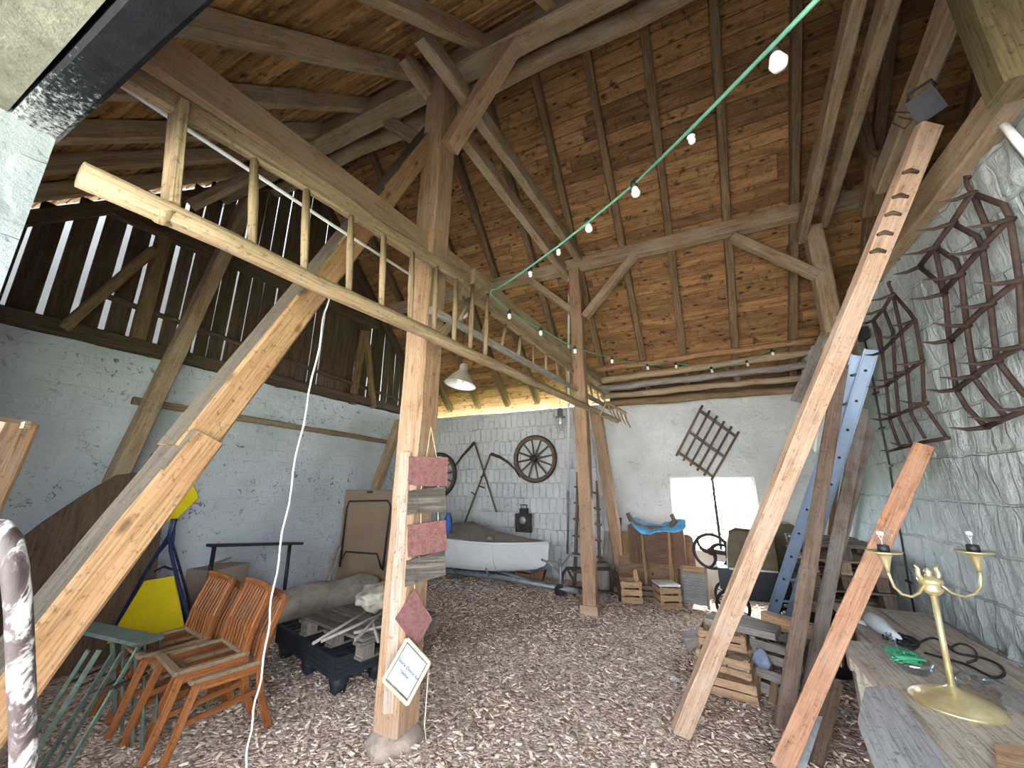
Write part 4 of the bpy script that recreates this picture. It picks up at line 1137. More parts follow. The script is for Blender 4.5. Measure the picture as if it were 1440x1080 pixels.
roll([ra.lerp(rb, k / 24) + V(0, 0, 0.03 + 0.02 * math.sin(k * 0.7)) for k in range(25)], 0.21, 'film_roll', 'long dusty roll of plastic film lying behind the pallets', 'plastic roll', 'film', 3)
# grey folding sticks lying over the pallets
sd = ((440, 905, 530, 850), (452, 902, 548, 858), (498, 890, 545, 880), (520, 862, 532, 902), (545, 852, 500, 900))
t = thing('stick_bundle', atd(500, 890, 3.1), 'loose bundle of thin grey sticks lying on the wooden pallet', 'sticks')
for (a, c, d, e) in sd:
    p, q = at(a, c, z=0.46), at(d, e, z=0.50)
    b = MB(); b.tube([p, q], 0.012, 6); b.build('stick', M['grey'], t)

# ------------------------------------------------------------------ folding tables in the corner
def slab(pix, d_top, d_bot, th, name, mat, parent):
    P = [atd(*pix[0], d_top), atd(*pix[1], d_top), atd(*pix[2], d_bot), atd(*pix[3], d_bot)]
    X = (P[1] - P[0]).normalized(); Yv = (P[0] - P[3]).normalized(); N = X.cross(Yv).normalized()
    b = MB(); vs = P + [p - N * th for p in P]
    b.add(vs, [(3, 2, 1, 0), (4, 5, 6, 7), (0, 1, 5, 4), (1, 2, 6, 5), (2, 3, 7, 6), (3, 0, 4, 7)], X, Yv, N)
    return b.build(name, mat, parent), P, X, Yv, N
t = thing('folding_table', atd(510, 800, 5.4), 'brown folding table set on end showing its black tube legs', 'table')
o, P, X, Yv, N = slab([(486, 689), (558, 690), (544, 822), (472, 815)], 5.55, 5.3, 0.03, 'table_top', M['hardb'], t)
def on_slab(u, v, off=0.03):
    d = (u - 720) / FPX * _RT + (540 - v) / FPX * _UP + _FW
    o_ = P[0] + N * off
    return EYE + d * ((o_ - EYE).dot(N) / d.dot(N))
b = MB(); b.tube([on_slab(*p) for p in ((478, 797), (487, 715), (491, 705), (545, 704), (549, 712), (538, 802))], 0.013, 6); b.build('leg_frame', M['blackm'], t)
b = MB(); b.tube([on_slab(*p) for p in ((477, 792), (486, 776), (530, 779), (536, 800))], 0.012, 6); b.build('leg_frame', M['blackm'], t)
b = MB(); b.tube([on_slab(516, 692, 0.012), on_slab(524, 692, 0.012)], 0.014, 8); b.build('grip_hole', M['blackm'], t)
t = thing('folding_table', atd(555, 800, 5.6), 'second brown folding table on end, pressed behind the first', 'table')
slab([(494, 691), (572, 688), (556, 822), (480, 815)], 5.75, 5.5, 0.03, 'table_top', M['tan'], t)
for i, (a, c, lab) in enumerate((((456, 800), (476, 768), 'thin pale lath propped at the edge of the folding tables'), ((464, 800), (479, 770), 'thin grey lath propped nearest the folding table legs'))):
    b = MB(); b.tube([atd(*a, 5.0) - V(0, 0, 0.3), atd(*c, 5.2)], 0.011, 6)
    tag(b.build('lath', M['grey' if i else 'ladder']), lab, 'lath')

# black stand by the wall
t = thing('steel_stand', (-5.0, 3.2, 0), 'black steel stand with flat top bar along the limewashed wall', 'stand')
ta, tb = at(294, 767, x=-5.02), at(423, 764, x=-5.02)
b = MB(); b.beam(ta, tb, 0.12, 0.03, jit=0.001); b.build('top_bar', M['blackm'], t)
for p in (ta.lerp(tb, 0.05), ta.lerp(tb, 0.86)):
    for dx in (0.0, ):
        b = MB(); b.tube([p + V(dx, 0, 0), V(p.x + 0.02, p.y, 0)], 0.022, 6); b.build('leg', M['blackm'], t)
# cardboard boxes
bx = atd(296, 798, 4.5); BH = bx.z
t = thing('cardboard_box', (bx.x, bx.y + 0.1, 0), 'crushed brown cardboard box behind the orange chairs', 'box', (0, 0, R(12)))
b = MB(); b.box((0, 0, BH / 2), (0.40, 0.46, BH)); b.build('body', M['card'], t, local=True)
b = MB(); b.beam((-0.19, -0.02, BH), (-0.19, 0.24, BH + 0.05), 0.02, 0.18, jit=0.004, up=(1, 0, 0), seg=2); b.build('flap', M['card'], t, local=True)
b = MB(); b.box((0.203, -0.18, BH * 0.7), (0.005, 0.05, BH * 0.5)); b.build('tape', M['whitep'], t, local=True)

# ------------------------------------------------------------------ yellow sheet on a blue tube frame
def feet(P): return P + [V(P[-1].x + (P[-1].x - P[-2].x) * 0.3, P[-1].y, 0.0)]
t = thing('sheet_easel', V(atd(210, 890, 3.5).x, atd(210, 890, 3.5).y, 0), 'bright yellow sheet hung in a blue tubular A-frame', 'easel')
def sheet(pix, d, name, th=0.012):
    P = [atd(u, v, d_) for (u, v), d_ in zip(pix, d)]
    N = (P[1] - P[0]).cross(P[3] - P[0]).normalized()
    b = MB(); vs = P + [p + N * th for p in P]
    b.add(vs, [(3, 2, 1, 0), (4, 5, 6, 7), (0, 1, 5, 4), (1, 2, 6, 5), (2, 3, 7, 6), (3, 0, 4, 7)], tint=1)
    return b.build(name, M['yellow'], t)
sheet([(203, 817), (244, 810), (262, 900), (150, 905)], (3.62, 3.62, 3.45, 3.45), 'lower_sheet')
sheet([(236, 732), (270, 678), (279, 700), (242, 736)], (3.8, 3.8, 3.8, 3.8), 'upper_sheet')
for name_, pts in (('front_leg', [(243, 730), (238, 752), (230, 765), (203, 808), (158, 888), (140, 925)]), ('front_leg', [(247, 730), (239, 755), (240, 775), (258, 850), (268, 905)])):
    b = MB(); b.tube(feet([atd(u, v, 3.6) for u, v in pts]), 0.016, 7); b.build(name_, M['bluet'], t)
for pts in ([(243, 728), (238, 760), (200, 805), (146, 880), (128, 910)], [(246, 728), (243, 765), (262, 830), (274, 880)]):
    b = MB(); b.tube(feet([atd(u, v, 3.9) for u, v in pts]), 0.012, 7); b.build('rear_leg', M['bluet'], t)
b = MB(); b.tube([atd(196, 820, 3.9), atd(212, 806, 3.9), atd(230, 797, 3.9), atd(250, 803, 3.9)], 0.012, 6); b.build('crossbar', M['bluet'], t)

# brown plywood sheet against the wall
b = MB()
pp = [at(u, v, x=-5.1) for u, v in ((14, 770), (60, 735), (100, 708), (135, 685), (165, 668), (200, 664), (235, 672))]
poly = [(-p.y, p.z) for p in pp] ; poly = poly + [(-pp[-1].y - 0.15, 0.0), (-pp[0].y + 0.1, 0.0)]
b.prism([(a, c) for a, c in poly[::-1]], 0.03, (-5.1, 0, 0), (0, -1, 0), (0, 0, 1), tint=0.75)
tag(b.build('plywood_sheet', M['ply']), 'large dark brown plywood sheet leaning with a slanting upper edge', 'plywood')
# beam stub and painted pipe in front
t = thing('trestle_beam', atd(10, 620, 1.75), 'rough reddish beam end jutting in beside the door jamb', 'beam')
b = MB(); b.beam(atd(22, 592, 1.75), atd(-70, 790, 1.65), 0.12, 0.13, up=(0, 0, 1)); b.build('beam', M['brownp'] if 'brownp' in M else M['post'], t)
b = MB(); b.box(atd(36, 598, 1.72), (0.05, 0.02, 0.03)); b.build('pale_tenon', M['ladder'], t)
b = MB(); b.tube([atd(u, v, 0.86) for u, v in ((-60, 760), (-30, 742), (0, 744), (14, 762), (21, 800), (26, 850), (29, 920), (32, 1000), (34, 1080))] + [V(atd(34, 1080, 0.86).x + 0.03, atd(34, 1080, 0.86).y, 0.0)], 0.0215, 12)
tag(b.build('painted_pipe', M['splash']), 'bent iron pipe splashed with white paint beside the door jamb', 'pipe')

# green folding frames
M['greend'] = plain('grey_green_paint', (0.10, 0.14, 0.115), 0.75, 0, 0.25, 14, (0.07, 0.055, 0.045), 0.5)
gf = (((124, 915), (45, 1040)), ((140, 914), (47, 1064)), ((160, 918), (56, 1085)), ((172, 918), (70, 1090)), ((196, 908), (88, 1090)))
names = ('green folding chair frame nearest the diagonal brace', 'second green folding chair frame from the diagonal brace', 'middle folding chair frame of the five, dull grey-green', 'dull folding chair frame next to the outermost green one', 'outermost green folding chair frame, nearest the orange chairs')
for i, (a, c) in enumerate(gf):
    t = thing('folding_chair', at(*c, z=0.0), names[i], 'folding chair', group='green folding frames')
    p, q = at(*a, z=0.52), at(*c, z=0.01)
    b = MB(); b.beam(q, p, 0.012, 0.030, up=(0, 0, 1), ch=0.003, jit=0.001); b.build('side_bar', M['greenm' if i not in (2, 3) else 'greend'], t)
    off = V(0.20, 0.33, 0)
    b = MB(); b.beam(q + off, p + V(-0.10, 0.16, -0.02), 0.012, 0.028, up=(0, 0, 1), ch=0.003, jit=0.001); b.build('rear_bar', M['greend'], t)
    m1 = q.lerp(p, 0.62); b = MB(); b.tube([m1, m1 + V(0.01, 0.16, 0.03)], 0.008, 6); b.build('rivet_bar', M['iron'], t)
timber('seat_plank', at(100, 878, z=0.58), at(212, 902, z=0.58), 0.16, 0.025, 'dark grey-green plank resting across the green frames', 'plank', 'greend', jit=0.002)

# ------------------------------------------------------------------ boat on its trailer
t = thing('dinghy', (-3.6, 6.25, 0.18), 'white sailing dinghy under a grey canvas cover with bow toward the ladder', 'boat')
CY = 6.25
st = [(-5.15, 0.50, 0.40, 0.74, 0.27), (-4.6, 0.58, 0.46, 0.72, 0.22), (-4.0, 0.60, 0.46, 0.69, 0.19), (-3.45, 0.56, 0.40, 0.665, 0.185), (-3.1, 0.47, 0.30, 0.655, 0.19), (-2.8, 0.33, 0.17, 0.655, 0.21), (-2.55, 0.17, 0.06, 0.66, 0.25), (-2.40, 0.06, 0.012, 0.665, 0.32), (-2.34, 0.012, 0.006, 0.67, 0.42)]
vs = []; fs = []; NS = 13
for (x, ht, hb, zt, zb) in st:
    for i in range(NS):
        a = -1 + 2 * i / (NS - 1)
        s = abs(a)
        if s > 0.5:
            f = (s - 0.5) / 0.5; y = hb + (ht - hb) * f ** 0.8; z = zb + 0.05 + (zt - zb - 0.05) * f
        else:
            y = hb * s / 0.5; z = zb + 0.05 * (s / 0.5) ** 2
        vs.append((x + (0.10 * (z - zb) if x > -2.7 else 0), CY + math.copysign(y, a), z))
for k in range(len(st) - 1):
    for i in range(NS - 1): fs.append((k * NS + i, (k + 1) * NS + i, (k + 1) * NS + i + 1, k * NS + i + 1))
fs.append(tuple(range(NS)))
b = MB(); b.add(vs, fs, tint=1, smooth=True); b.build('hull', M['hull'], t)
for s in (0, NS - 1):
    b = MB(); b.tube([V(vs[k * NS + s]) + V(0, 0, 0.005) for k in range(len(st))], 0.020, 8); b.build('gunwale', M['hull'], t)
# canvas cover: ridge over the cockpit, low over the foredeck
vs = []; fs = []
cs = [(-5.1, 0.50, 0.755, 0.80), (-4.4, 0.585, 0.73, 0.86), (-3.75, 0.585, 0.70, 0.93), (-3.3, 0.52, 0.675, 0.80), (-2.95, 0.40, 0.67, 0.745), (-2.6, 0.20, 0.67, 0.70), (-2.40, 0.05, 0.675, 0.685)]
for (x, h, z0, z1) in cs:
    for i in range(9):
        a = -1 + i / 4
        vs.append((x, CY + a * h, z0 + (z1 - z0) * (1 - abs(a)) ** 0.9 - 0.012 * math.sin(abs(a) * math.pi)))
for k in range(len(cs) - 1):
    for i in range(8): fs.append((k * 9 + i, (k + 1) * 9 + i, (k + 1) * 9 + i + 1, k * 9 + i + 1))
b = MB(); b.add(vs, fs, tint=1, smooth=True); b.build('canvas_cover', M['canvas'], t)
b = MB(); b.lathe([(0.0, 0.06), (0.05, 0.05), (0.07, 0.0)], (-3.22, 5.92, 0.70), n=10); b.build('cleat', M['canvas'], t)
b = MB(); b.tube([(-3.12, CY - 0.46, 0.64), (-3.12, CY - 0.44, 0.44), (-3.12, CY - 0.30, 0.24)], 0.008, 6); b.build('seam', M['whitep'], t)
t = thing('boat_trailer', (-3.3, 6.1, 0), 'grey galvanised boat trailer with long drawbar under the dinghy', 'trailer')
b = MB(); b.tube([(-4.9, 6.05, 0.14), (-4.0, 6.02, 0.14), (-2.9, 5.98, 0.13), (-1.75, 5.86, 0.10)], 0.04, 8); b.build('drawbar', M['galv'], t)
b = MB(); b.tube([(-4.9, 6.55, 0.14), (-3.6, 6.5, 0.14), (-2.5, 6.0, 0.12)], 0.03, 8); b.build('side_rail', M['galv'], t)
b = MB(); b.tube([(-4.35, 5.65, 0.18), (-4.35, 6.7, 0.18)], 0.03, 8); b.build('axle', M['galv'], t)
for y in (5.62, 6.72):
    b = MB(); b.lathe([(0.0, -0.05), (0.12, -0.055), (0.18, -0.05), (0.185, 0.0), (0.18, 0.05), (0.12, 0.055), (0.0, 0.05)], (-4.35, y, 0.185), (0, 1, 0), 24); w_ = b.build('wheel', M['tyre'], t)
    b = MB(); b.lathe([(0.0, -0.06), (0.09, -0.06), (0.09, 0.06), (0.0, 0.06)], (-4.35, y, 0.185), (0, 1, 0), 18); b.build('wheel_rim', M['galv'], w_)
for x in (-3.9, -3.25):
    b = MB(); b.tube([(x, 5.98, 0.13), (x - 0.02, 5.88, 0.27)], 0.018, 6); b.build('cradle_arm', M['galv'], t)
b = MB(); b.prism([(0, 0), (0.42, 0), (0.46, 0.16), (0.2, 0.075), (-0.06, 0.09)], 0.12, (-2.85, 6.31, 0.10), (1, 0, 0), (0, 0, 1)); b.build('keel_support', M['brown'], t)
b = MB(); b.tube([(-2.03, 5.92, 0.0), (-2.03, 5.92, 0.50)], 0.026, 8); b.build('jockey_post', M['galv'], t)
b = MB(); b.tube([(-2.03, 5.92, 0.30), (-2.20, 5.90, 0.44), (-2.32, 5.90, 0.47)], 0.016, 6); b.build('winch_arm', M['galv'], t)
b = MB(); b.tube([(-2.03, 5.92, 0.38), (-1.88, 5.92, 0.56), (-1.68, 5.92, 0.56)], 0.014, 6); b.build('crank', M['galv'], t)
b = MB(); b.lathe([(0, -0.03), (0.08, -0.03), (0.08, 0.03), (0, 0.03)], (-2.03, 5.88, 0.08), (0, 1, 0), 16); b.build('jockey_wheel', M['tyre'], t)
b = MB(); bp = at(630, 735, y=5.6)
b.lathe([(0.03, 0.15), (0.06, 0.05), (0.075, -0.08), (0.05, -0.16), (0.0, -0.17)], bp, n=10, sq=lambda g, r, z: 1 + 0.25 * math.sin(3 * g + z * 18))
tag(b.build('blue_bag', plain('blue_cloth', (0.06, 0.14, 0.45), 0.7)), 'small blue cloth bag lying at the dinghy edge behind the red slates', 'bag')

# ------------------------------------------------------------------ leaning ladder and rusty things behind the rear post
t = thing('leaning_ladder', (-1.8, 6.6, 0), 'short old ladder leaning on the window wall behind the rear post', 'ladder')
la, lb = V(at(808, 822, y=6.55).x, 6.55, 0.0), at(813, 664, y=6.88)
ra_, rb_ = V(at(844, 822, y=6.55).x, 6.55, 0.0), at(840, 676, y=6.88)
for p, q in ((la, lb), (ra_, rb_)):
    b = MB(); b.beam(p, q, 0.045, 0.06, up=(0, 1, 0), jit=0.003); b.build('rail', M['brownw'], t)
for i in range(6):
    f = 0.12 + i * 0.148
    b = MB(); b.beam(la.lerp(lb, f) + V(-0.05, -0.03, 0), ra_.lerp(rb_, f) + V(0.05, -0.03, 0), 0.03, 0.04, up=(0, 1, 0)); b.build('rung', M['brownw'], t)
timber('slotted_board', at(836, 615, y=5.45), at(846, 697, y=5.45), 0.05, 0.10, 'grey slotted board hanging behind the rear post', 'board', 'grey', up=(0, 1, 0))
timber('wall_board', V(at(854, 830, y=6.75).x, 6.72, 0.0), at(857, 748, y=6.92), 0.17, 0.025, 'grey board leaning on the window wall beside the slanting brace', 'board', 'grey', up=(0, 1, 0))
timber('wall_stick', V(at(866, 830, y=6.8).x, 6.75, 0.0), at(872, 728, y=6.93), 0.05, 0.06, 'thin brown stick standing behind the slanting brace foot', 'stick', 'brownw', up=(0, 1, 0))
b = MB(); b.lathe([(0.14, 0.0), (0.15, 0.1), (0.145, 0.34), (0.13, 0.36), (0.0, 0.36)], at(846, 828, y=6.35) * 1.0, n=16)
tag(b.build('log_stump', M['grey']), 'pale grey log stump standing between rear post and wall board', 'log')
t = thing('tube_frame', at(830, 835, y=6.0), 'rusty bent tube frame standing around the rear post foot', 'frame')
z0 = 0.0
def fp_(u, v, y): return at(u, v, y=y)
b = MB(); b.tube([V(fp_(788, 836, 6.0).x, 6.0, 0), fp_(792, 806, 6.0), fp_(797, 799, 6.0), fp_(858, 800, 6.0), fp_(866, 806, 6.0), V(fp_(872, 838, 6.0).x, 6.0, 0)], 0.022, 7); b.build('front_hoop', M['rust'], t)
b = MB(); b.tube([fp_(797, 799, 6.0), fp_(806, 815, 6.0), V(fp_(808, 836, 6.0).x, 6.0, 0)], 0.02, 6); b.build('brace_tube', M['rust'], t)
b = MB(); b.tube([fp_(860, 802, 6.0), V(fp_(860, 838, 6.25).x, 6.25, 0)], 0.02, 6); b.build('brace_tube', M['rust'], t)
b = MB(); b.tube([V(fp_(800, 832, 6.0).x, 6.0, 0.12), V(fp_(870, 832, 6.0).x, 6.0, 0.10)], 0.016, 6); b.build('low_bar', M['rust'], t)

# ------------------------------------------------------------------ furniture by the window
t = thing('table_leaf', (-0.75, 6.75, 0), 'large tan table leaf with rounded corners leaning under the window', 'table leaf')
def roundrect(w, h, r, n=5):
    P = []
    for cx, cy, a0 in ((w - r, h - r, 0), (r, h - r, 90), (r, r, 180), (w - r, r, 270)):
        for k in range(n + 1):
            a = R(a0 + 90 * k / n); P.append((cx + r * math.cos(a), cy + r * math.sin(a)))
    return P
lx0, lx1 = at(871, 790, y=6.62).x, at(978, 790, y=6.62).x
b = MB(); b.prism(roundrect(lx1 - lx0, 0.86, 0.08), 0.03, (lx0, 6.50, 0.005), (1, 0, 0), V(0, 0.22, 1), grain='A'); b.build('leaf', M['tan'], t)
b = MB(); b.tube([(lx0 + 0.5, 6.53, 0.28), (lx0 + 0.5, 6.51, 0.30)], 0.012, 8); b.build('knob', M['iron'], t)
t = thing('wooden_armchair', (-0.68, 6.3, 0), 'brown folded wooden armchair with curved side panels before the table leaf', 'chair')
dx0, dx1 = at(887, 770, y=6.4).x, at(962, 770, y=6.4).x
zt, zb_ = at(920, 738, y=6.4).z, at(920, 792, y=6.4).z
cxm = (dx0 + dx1) / 2
b = MB(); b.box((cxm, 6.38, (zt + zb_) / 2), (dx1 - dx0 - 0.16, 0.04, zt - zb_ - 0.02)); b.build('back_panel', M['brown'], t)
for s, xx in ((-1, dx0 + 0.06), (1, dx1 - 0.06)):
    b = MB(); b.prism(roundrect(0.15, zt - zb_ + 0.02, 0.05), 0.05, (xx - 0.075, 6.40, zb_ - 0.01), (1, 0, 0), (0, 0, 1)); b.build('side_panel', M['brown'], t)
    b = MB(); b.beam((xx - s * 0.14, 6.30, 0.0), (xx - s * 0.12, 6.36, zt + 0.02), 0.05, 0.05, up=(0, 1, 0)); b.build('leg', M['tan'], t)
    b = MB(); b.tube([(xx - s * 0.10, 6.36, zt - 0.02), (xx - s * 0.02 * s, 6.34, zt + 0.07), (xx - 0.06, 6.33, zt + 0.16)], [0.035, 0.04, 0.03], 8); b.build('arm_horn', M['brownw'], t)
b = MB(); b.beam((dx0 + 0.1, 6.33, 0.12), (dx1 - 0.1, 6.33, 0.12), 0.03, 0.06); b.build('stretcher', M['brown'], t)
# tarpaulin over it
vs = []; fs = []; n1_, n2_ = 22, 8
for j in range(n2_ + 1):
    for i in range(n1_ + 1):
        a, c = i / n1_, j / n2_
        x = dx0 + 0.04 + (dx1 - dx0 + 0.02) * a
        sag = 0.13 * math.sin(math.pi * min(1, a * 1.1)) ** 2
        z = zt + 0.09 - sag * 0.7 - 0.10 * c * (1 + math.sin(a * 9)) * 0.6 + 0.025 * n3((a * 6, c * 4, 1), 1.5)
        y = 6.42 - 0.14 * c + 0.03 * n3((a * 5, c * 5, 4), 1.4)
        vs.append((x, y, z - 0.09 * c * math.sin(math.pi * a)))
for j in range(n2_):
    for i in range(n1_): fs.append((j * (n1_ + 1) + i, j * (n1_ + 1) + i + 1, (j + 1) * (n1_ + 1) + i + 1, (j + 1) * (n1_ + 1) + i))
b = MB(); b.add(vs, fs, tint=1, smooth=True)
tp = tag(b.build('tarpaulin', M['blue']), 'crumpled bright blue tarpaulin draped over the brown armchair', 'tarpaulin')
sm_ = tp.modifiers.new('thick', 'SOLIDIFY'); sm_.thickness = 0.008
# slatted crates
def crate(name, c, s, rot, label, mat='crate', n=3, gapf=0.25, group=None, cat='crate'):
    t = thing(name, c, label, cat, (0, 0, R(rot)), group)
    w, d, h = s
    for sx_ in (-1, 1):
        for sy_ in (-1, 1):
            b = MB(); b.box((sx_ * (w / 2 - 0.02), sy_ * (d / 2 - 0.02), h / 2), (0.032, 0.032, h)); b.build('corner_post', M[mat], t, local=True)
    sh_ = h / n
    for side in range(4):
        for k in range(n):
            z = sh_ * (k + 0.5)
            hh_ = sh_ * (1 - gapf)
            if side < 2: cc, ss_ = (0, (side * 2 - 1) * d / 2, z), (w, 0.012, hh_)
            else: cc, ss_ = ((side * 2 - 5) * w / 2, 0, z), (0.012, d, hh_)
            b = MB(); b.box(cc, ss_); b.build('slat', M[mat], t, local=True)
    b = MB(); b.box((0, 0, 0.012), (w - 0.02, d - 0.02, 0.012)); b.build('bottom', M[mat], t, local=True)
    return t
crate('slatted_crate', (-1.06, 6.07, 0), (0.27, 0.26, 0.29), 18, 'small slatted crate holding a wood offcut near the rear post', n=3)
b = MB(); b.prism([(0, 0), (0.1, 0), (0.06, 0.22), (0.02, 0.2)], 0.03, (-1.03, 6.12, 0.20), (1, 0.3, 0), (0, 0, 1)); tag(b.build('wood_offcut', M['crate']), 'pointed wood offcut sticking up out of a small crate', 'offcut')
cw = crate('slatted_crate', (-0.58, 6.05, 0), (0.27, 0.28, 0.27), 25, 'small slatted crate with a whitish lid standing before the washboard', n=3)
b = MB(); b.box((0, 0, 0.285), (0.28, 0.29, 0.02)); b.build('lid', M['whitep'], cw, local=True)
crate('slatted_crate', (-0.85, 6.25, 0), (0.30, 0.22, 0.22), 3, 'dark slatted crate pushed between the two small crates', 'brownw', n=3)
b = MB(); b.tube([(-0.40, 6.2, 0.0), (-0.44, 6.2, 0.25), (-0.47, 6.2, 0.42)], [0.012, 0.012, 0.006], 6); tag(b.build('thin_stick', M['ladder']), 'thin pale stick standing beside the washboard', 'stick')
# washboard
t = thing('washboard', (-0.24, 6.15, 0), 'wooden washboard with ribbed zinc plate leaning beside the cart', 'washboard', (R(-14), 0, R(-8)))
for s in (-1, 1):
    b = MB(); b.beam((s * 0.155, 0, 0), (s * 0.155, 0, 0.50), 0.03, 0.03, up=(0, 1, 0), ch=0.004, jit=0.001); b.build('leg', M['grey'], t, local=True)
b = MB(); b.box((0, 0, 0.455), (0.29, 0.022, 0.09)); b.build('head_board', M['crate'], t, local=True)
b = MB(); b.box((0, 0, 0.06), (0.29, 0.022, 0.04)); b.build('foot_rail', M['grey'], t, local=True)
vs = []; fs = []
for k in range(57):
    z = 0.08 + 0.33 * k / 56; y = -0.012 + 0.008 * math.sin(k * math.pi / 2 + 0.4)
    vs += [(-0.14, y, z), (0.14, y, z)]
for k in range(56): fs.append((2 * k, 2 * k + 1, 2 * k + 3, 2 * k + 2))
b = MB(); b.add(vs, fs, tint=1); b.box((0, 0.004, 0.245), (0.28, 0.004, 0.33), tint=1); b.build('ribbed_plate', M['zinc'], t, local=True)
t2 = thing('dark_board', (-0.36, 6.28, 0), 'dark narrow board standing just behind the washboard', 'board', (0, 0, R(-5)))
b = MB(); b.beam((0, 0, 0), (0, 0.1, 0.42), 0.16, 0.03, up=(0, 1, 0)); b.build('plank', M['brown'], t2, local=True)

# ------------------------------------------------------------------ old cart with hood and its iron wheel
t = thing('hand_cart', (0.45, 5.95, 0), 'old black hand cart with an olive leather hood and spoked wheels', 'cart')
X0, X1 = 0.07, 0.86
b = MB(); b.prism([(0, 0.10), (0.12, 0.0), (0.66, 0.0), (0.79, 0.10), (0.79, 0.33), (0.0, 0.33)], 0.42, (X0, 6.15, 0.26), (1, 0, 0), (0, 0, 1), tint=1); b.build('body', M['blackm'], t)
b = MB()
vs = []; fs = []
prof = [(0.0, 0.0), (0.02, 0.25), (0.06, 0.43), (0.14, 0.47), (0.36, 0.45), (0.48, 0.43), (0.52, 0.40)]
for j, yy in enumerate((5.72, 5.76, 6.12, 6.16)):
    k = 0.94 if j in (0, 3) else 1.0
    for (a, z) in prof: vs.append((X0 + 0.11 + a, yy, 0.59 + z * k))
    vs.append((X0 + 0.11 + 0.52, yy, 0.59))
n = len(prof) + 1
for j in range(3):
    for i in range(n): fs.append((j * n + i, j * n + (i + 1) % n, (j + 1) * n + (i + 1) % n, (j + 1) * n + i))
fs += [tuple(range(n)), tuple(3 * n + i for i in range(n - 1, -1, -1))]
b.add(vs, fs, tint=1); b.build('hood', M['hood'], t)
b = MB(); b.prism(roundrect(0.42, 0.52, 0.07), 0.30, (X0 + 0.52, 6.45, 0.58), (1, 0, 0), (0, 0, 1), tint=1); b.build('rear_hood', M['hood'], t)
b = MB(); b.tube([(X0 + 0.12, 5.70, 0.595), (X0 + 0.3, 5.68, 0.60), (X0 + 0.62, 5.70, 0.60)], 0.012, 6); b.build('hood_rail', M['whitep'], t)
def spoked(parent, c, rad, r, n=10, mat='tyre', name='wheel'):
    b = MB(); b.torus(c, (0, 1, 0), rad, r, 32, 8); w = b.build(name, M[mat], parent)
    for k in range(n):
        g = 2 * math.pi * k / n + 0.2
        b = MB(); b.tube([V(c), V(c) + V(math.cos(g), 0, math.sin(g)) * rad], 0.006, 5); b.build('wheel_spoke', M['iron'], w)
    b = MB(); b.lathe([(0, -0.03), (0.025, -0.03), (0.025, 0.03), (0, 0.03)], c, (0, 1, 0), 10); b.build('wheel_hub', M['iron'], w)
for c in ((0.18, 5.69, 0.185), (0.18, 6.2, 0.185)): spoked(t, c, 0.17, 0.018)
for c in ((0.72, 5.69, 0.12), (0.72, 6.2, 0.12)): spoked(t, c, 0.105, 0.016, 8)
b = MB(); b.tube([(0.18, 5.69, 0.185), (0.18, 6.2, 0.185)], 0.012, 6); b.build('axle', M['iron'], t)
b = MB(); b.tube([(0.72, 5.69, 0.12), (0.72, 6.2, 0.12)], 0.012, 6); b.build('axle', M['iron'], t)
for x in (0.18, 0.72):
    for y in (5.78, 6.1):
        b = MB(); b.tube([(x, y, 0.12), (x + 0.05, y, 0.30)], 0.012, 6); b.build('spring', M['iron'], t)
t = thing('flywheel', (0.0, 6.0, 0.72), 'large iron hand wheel with curved arms beside the cart hood', 'wheel')
wc = V(0.02, 6.0, 0.735)
b = MB(); b.torus(wc, (0, 1, 0), 0.205, 0.02, 36, 8); b.build('rim', M['iron'], t)
b = MB(); b.lathe([(0, -0.05), (0.045, -0.05), (0.05, 0.05), (0, 0.05)], wc, (0, 1, 0), 14); b.build('hub', M['rust'], t)
for g0 in (0.3, 2.4, 4.5):
    b = MB(); b.tube([wc + V(math.cos(g0 + 1.0 * (1 - k / 6)), 0, math.sin(g0 + 1.0 * (1 - k / 6))) * (0.03 + 0.175 * k / 6) for k in range(7)], [0.026, 0.025, 0.023, 0.02, 0.018, 0.017, 0.02], 7); b.build('arm', M['rust'], t)
b = MB(); b.tube([wc, wc + V(0.2, 0.0, -0.02), (0.22, 6.0, 0.56)], 0.03, 7); b.build('shaft', M['rust'], t)
b = MB(); b.tube([(0.20, 5.99, 0.58), (0.20, 5.99, 0.86)], 0.022, 6); b.build('bracket', M['rust'], t)

b = MB(); q = at(950, 957, z=0.03); b.add([q + V(-0.03, -0.02, 0), q + V(0.035, -0.015, 0.012), q + V(0.03, 0.025, 0.004), q + V(-0.02, 0.02, 0.018)], [(0, 1, 2, 3)], tint=1)
o = tag(b.build('paper_scrap', M['paper']), 'small white paper scrap lying on the chips near the pale plank foot', 'paper')
sm_ = o.modifiers.new('thick', 'SOLIDIFY'); sm_.thickness = 0.003

# ------------------------------------------------------------------ stored poles on the window wall
pl = (((826, 522), (1172, 474), 0.05, 6.46, 'new', 'bright yellow squared pole topmost of the pile under the window-side roof'),
      ((838, 536), (1168, 492), 0.055, 6.50, 'beam', 'rough brown pole just below the bright yellow one'),
      ((842, 547), (1160, 511), 0.055, 6.56, 'grey', 'greyish pole in the middle of the stored pile'),
      ((846, 558), (1150, 529), 0.05, 6.60, 'beam', 'dull brown pole low in the stored pile'),
      ((850, 569), (1140, 546), 0.055, 6.66, 'rafter', 'dark reddish pole lowest in the pile, lying on the plastered wall'))
for (a, c, r_, y, mt, lab) in pl:
    p, q = at(*a, y=y), at(*c, y=y)
    b = MB()
    n = 12
    b.tube([p.lerp(q, k / n) + V(0, 0, rnd.uniform(-0.012, 0.012)) for k in range(n + 1)], [r_ * rnd.uniform(0.88, 1.1) for _ in range(n + 1)], 9)
    tag(b.build('stored_pole', M[mt]), lab, 'pole', 'stored poles on the window wall')

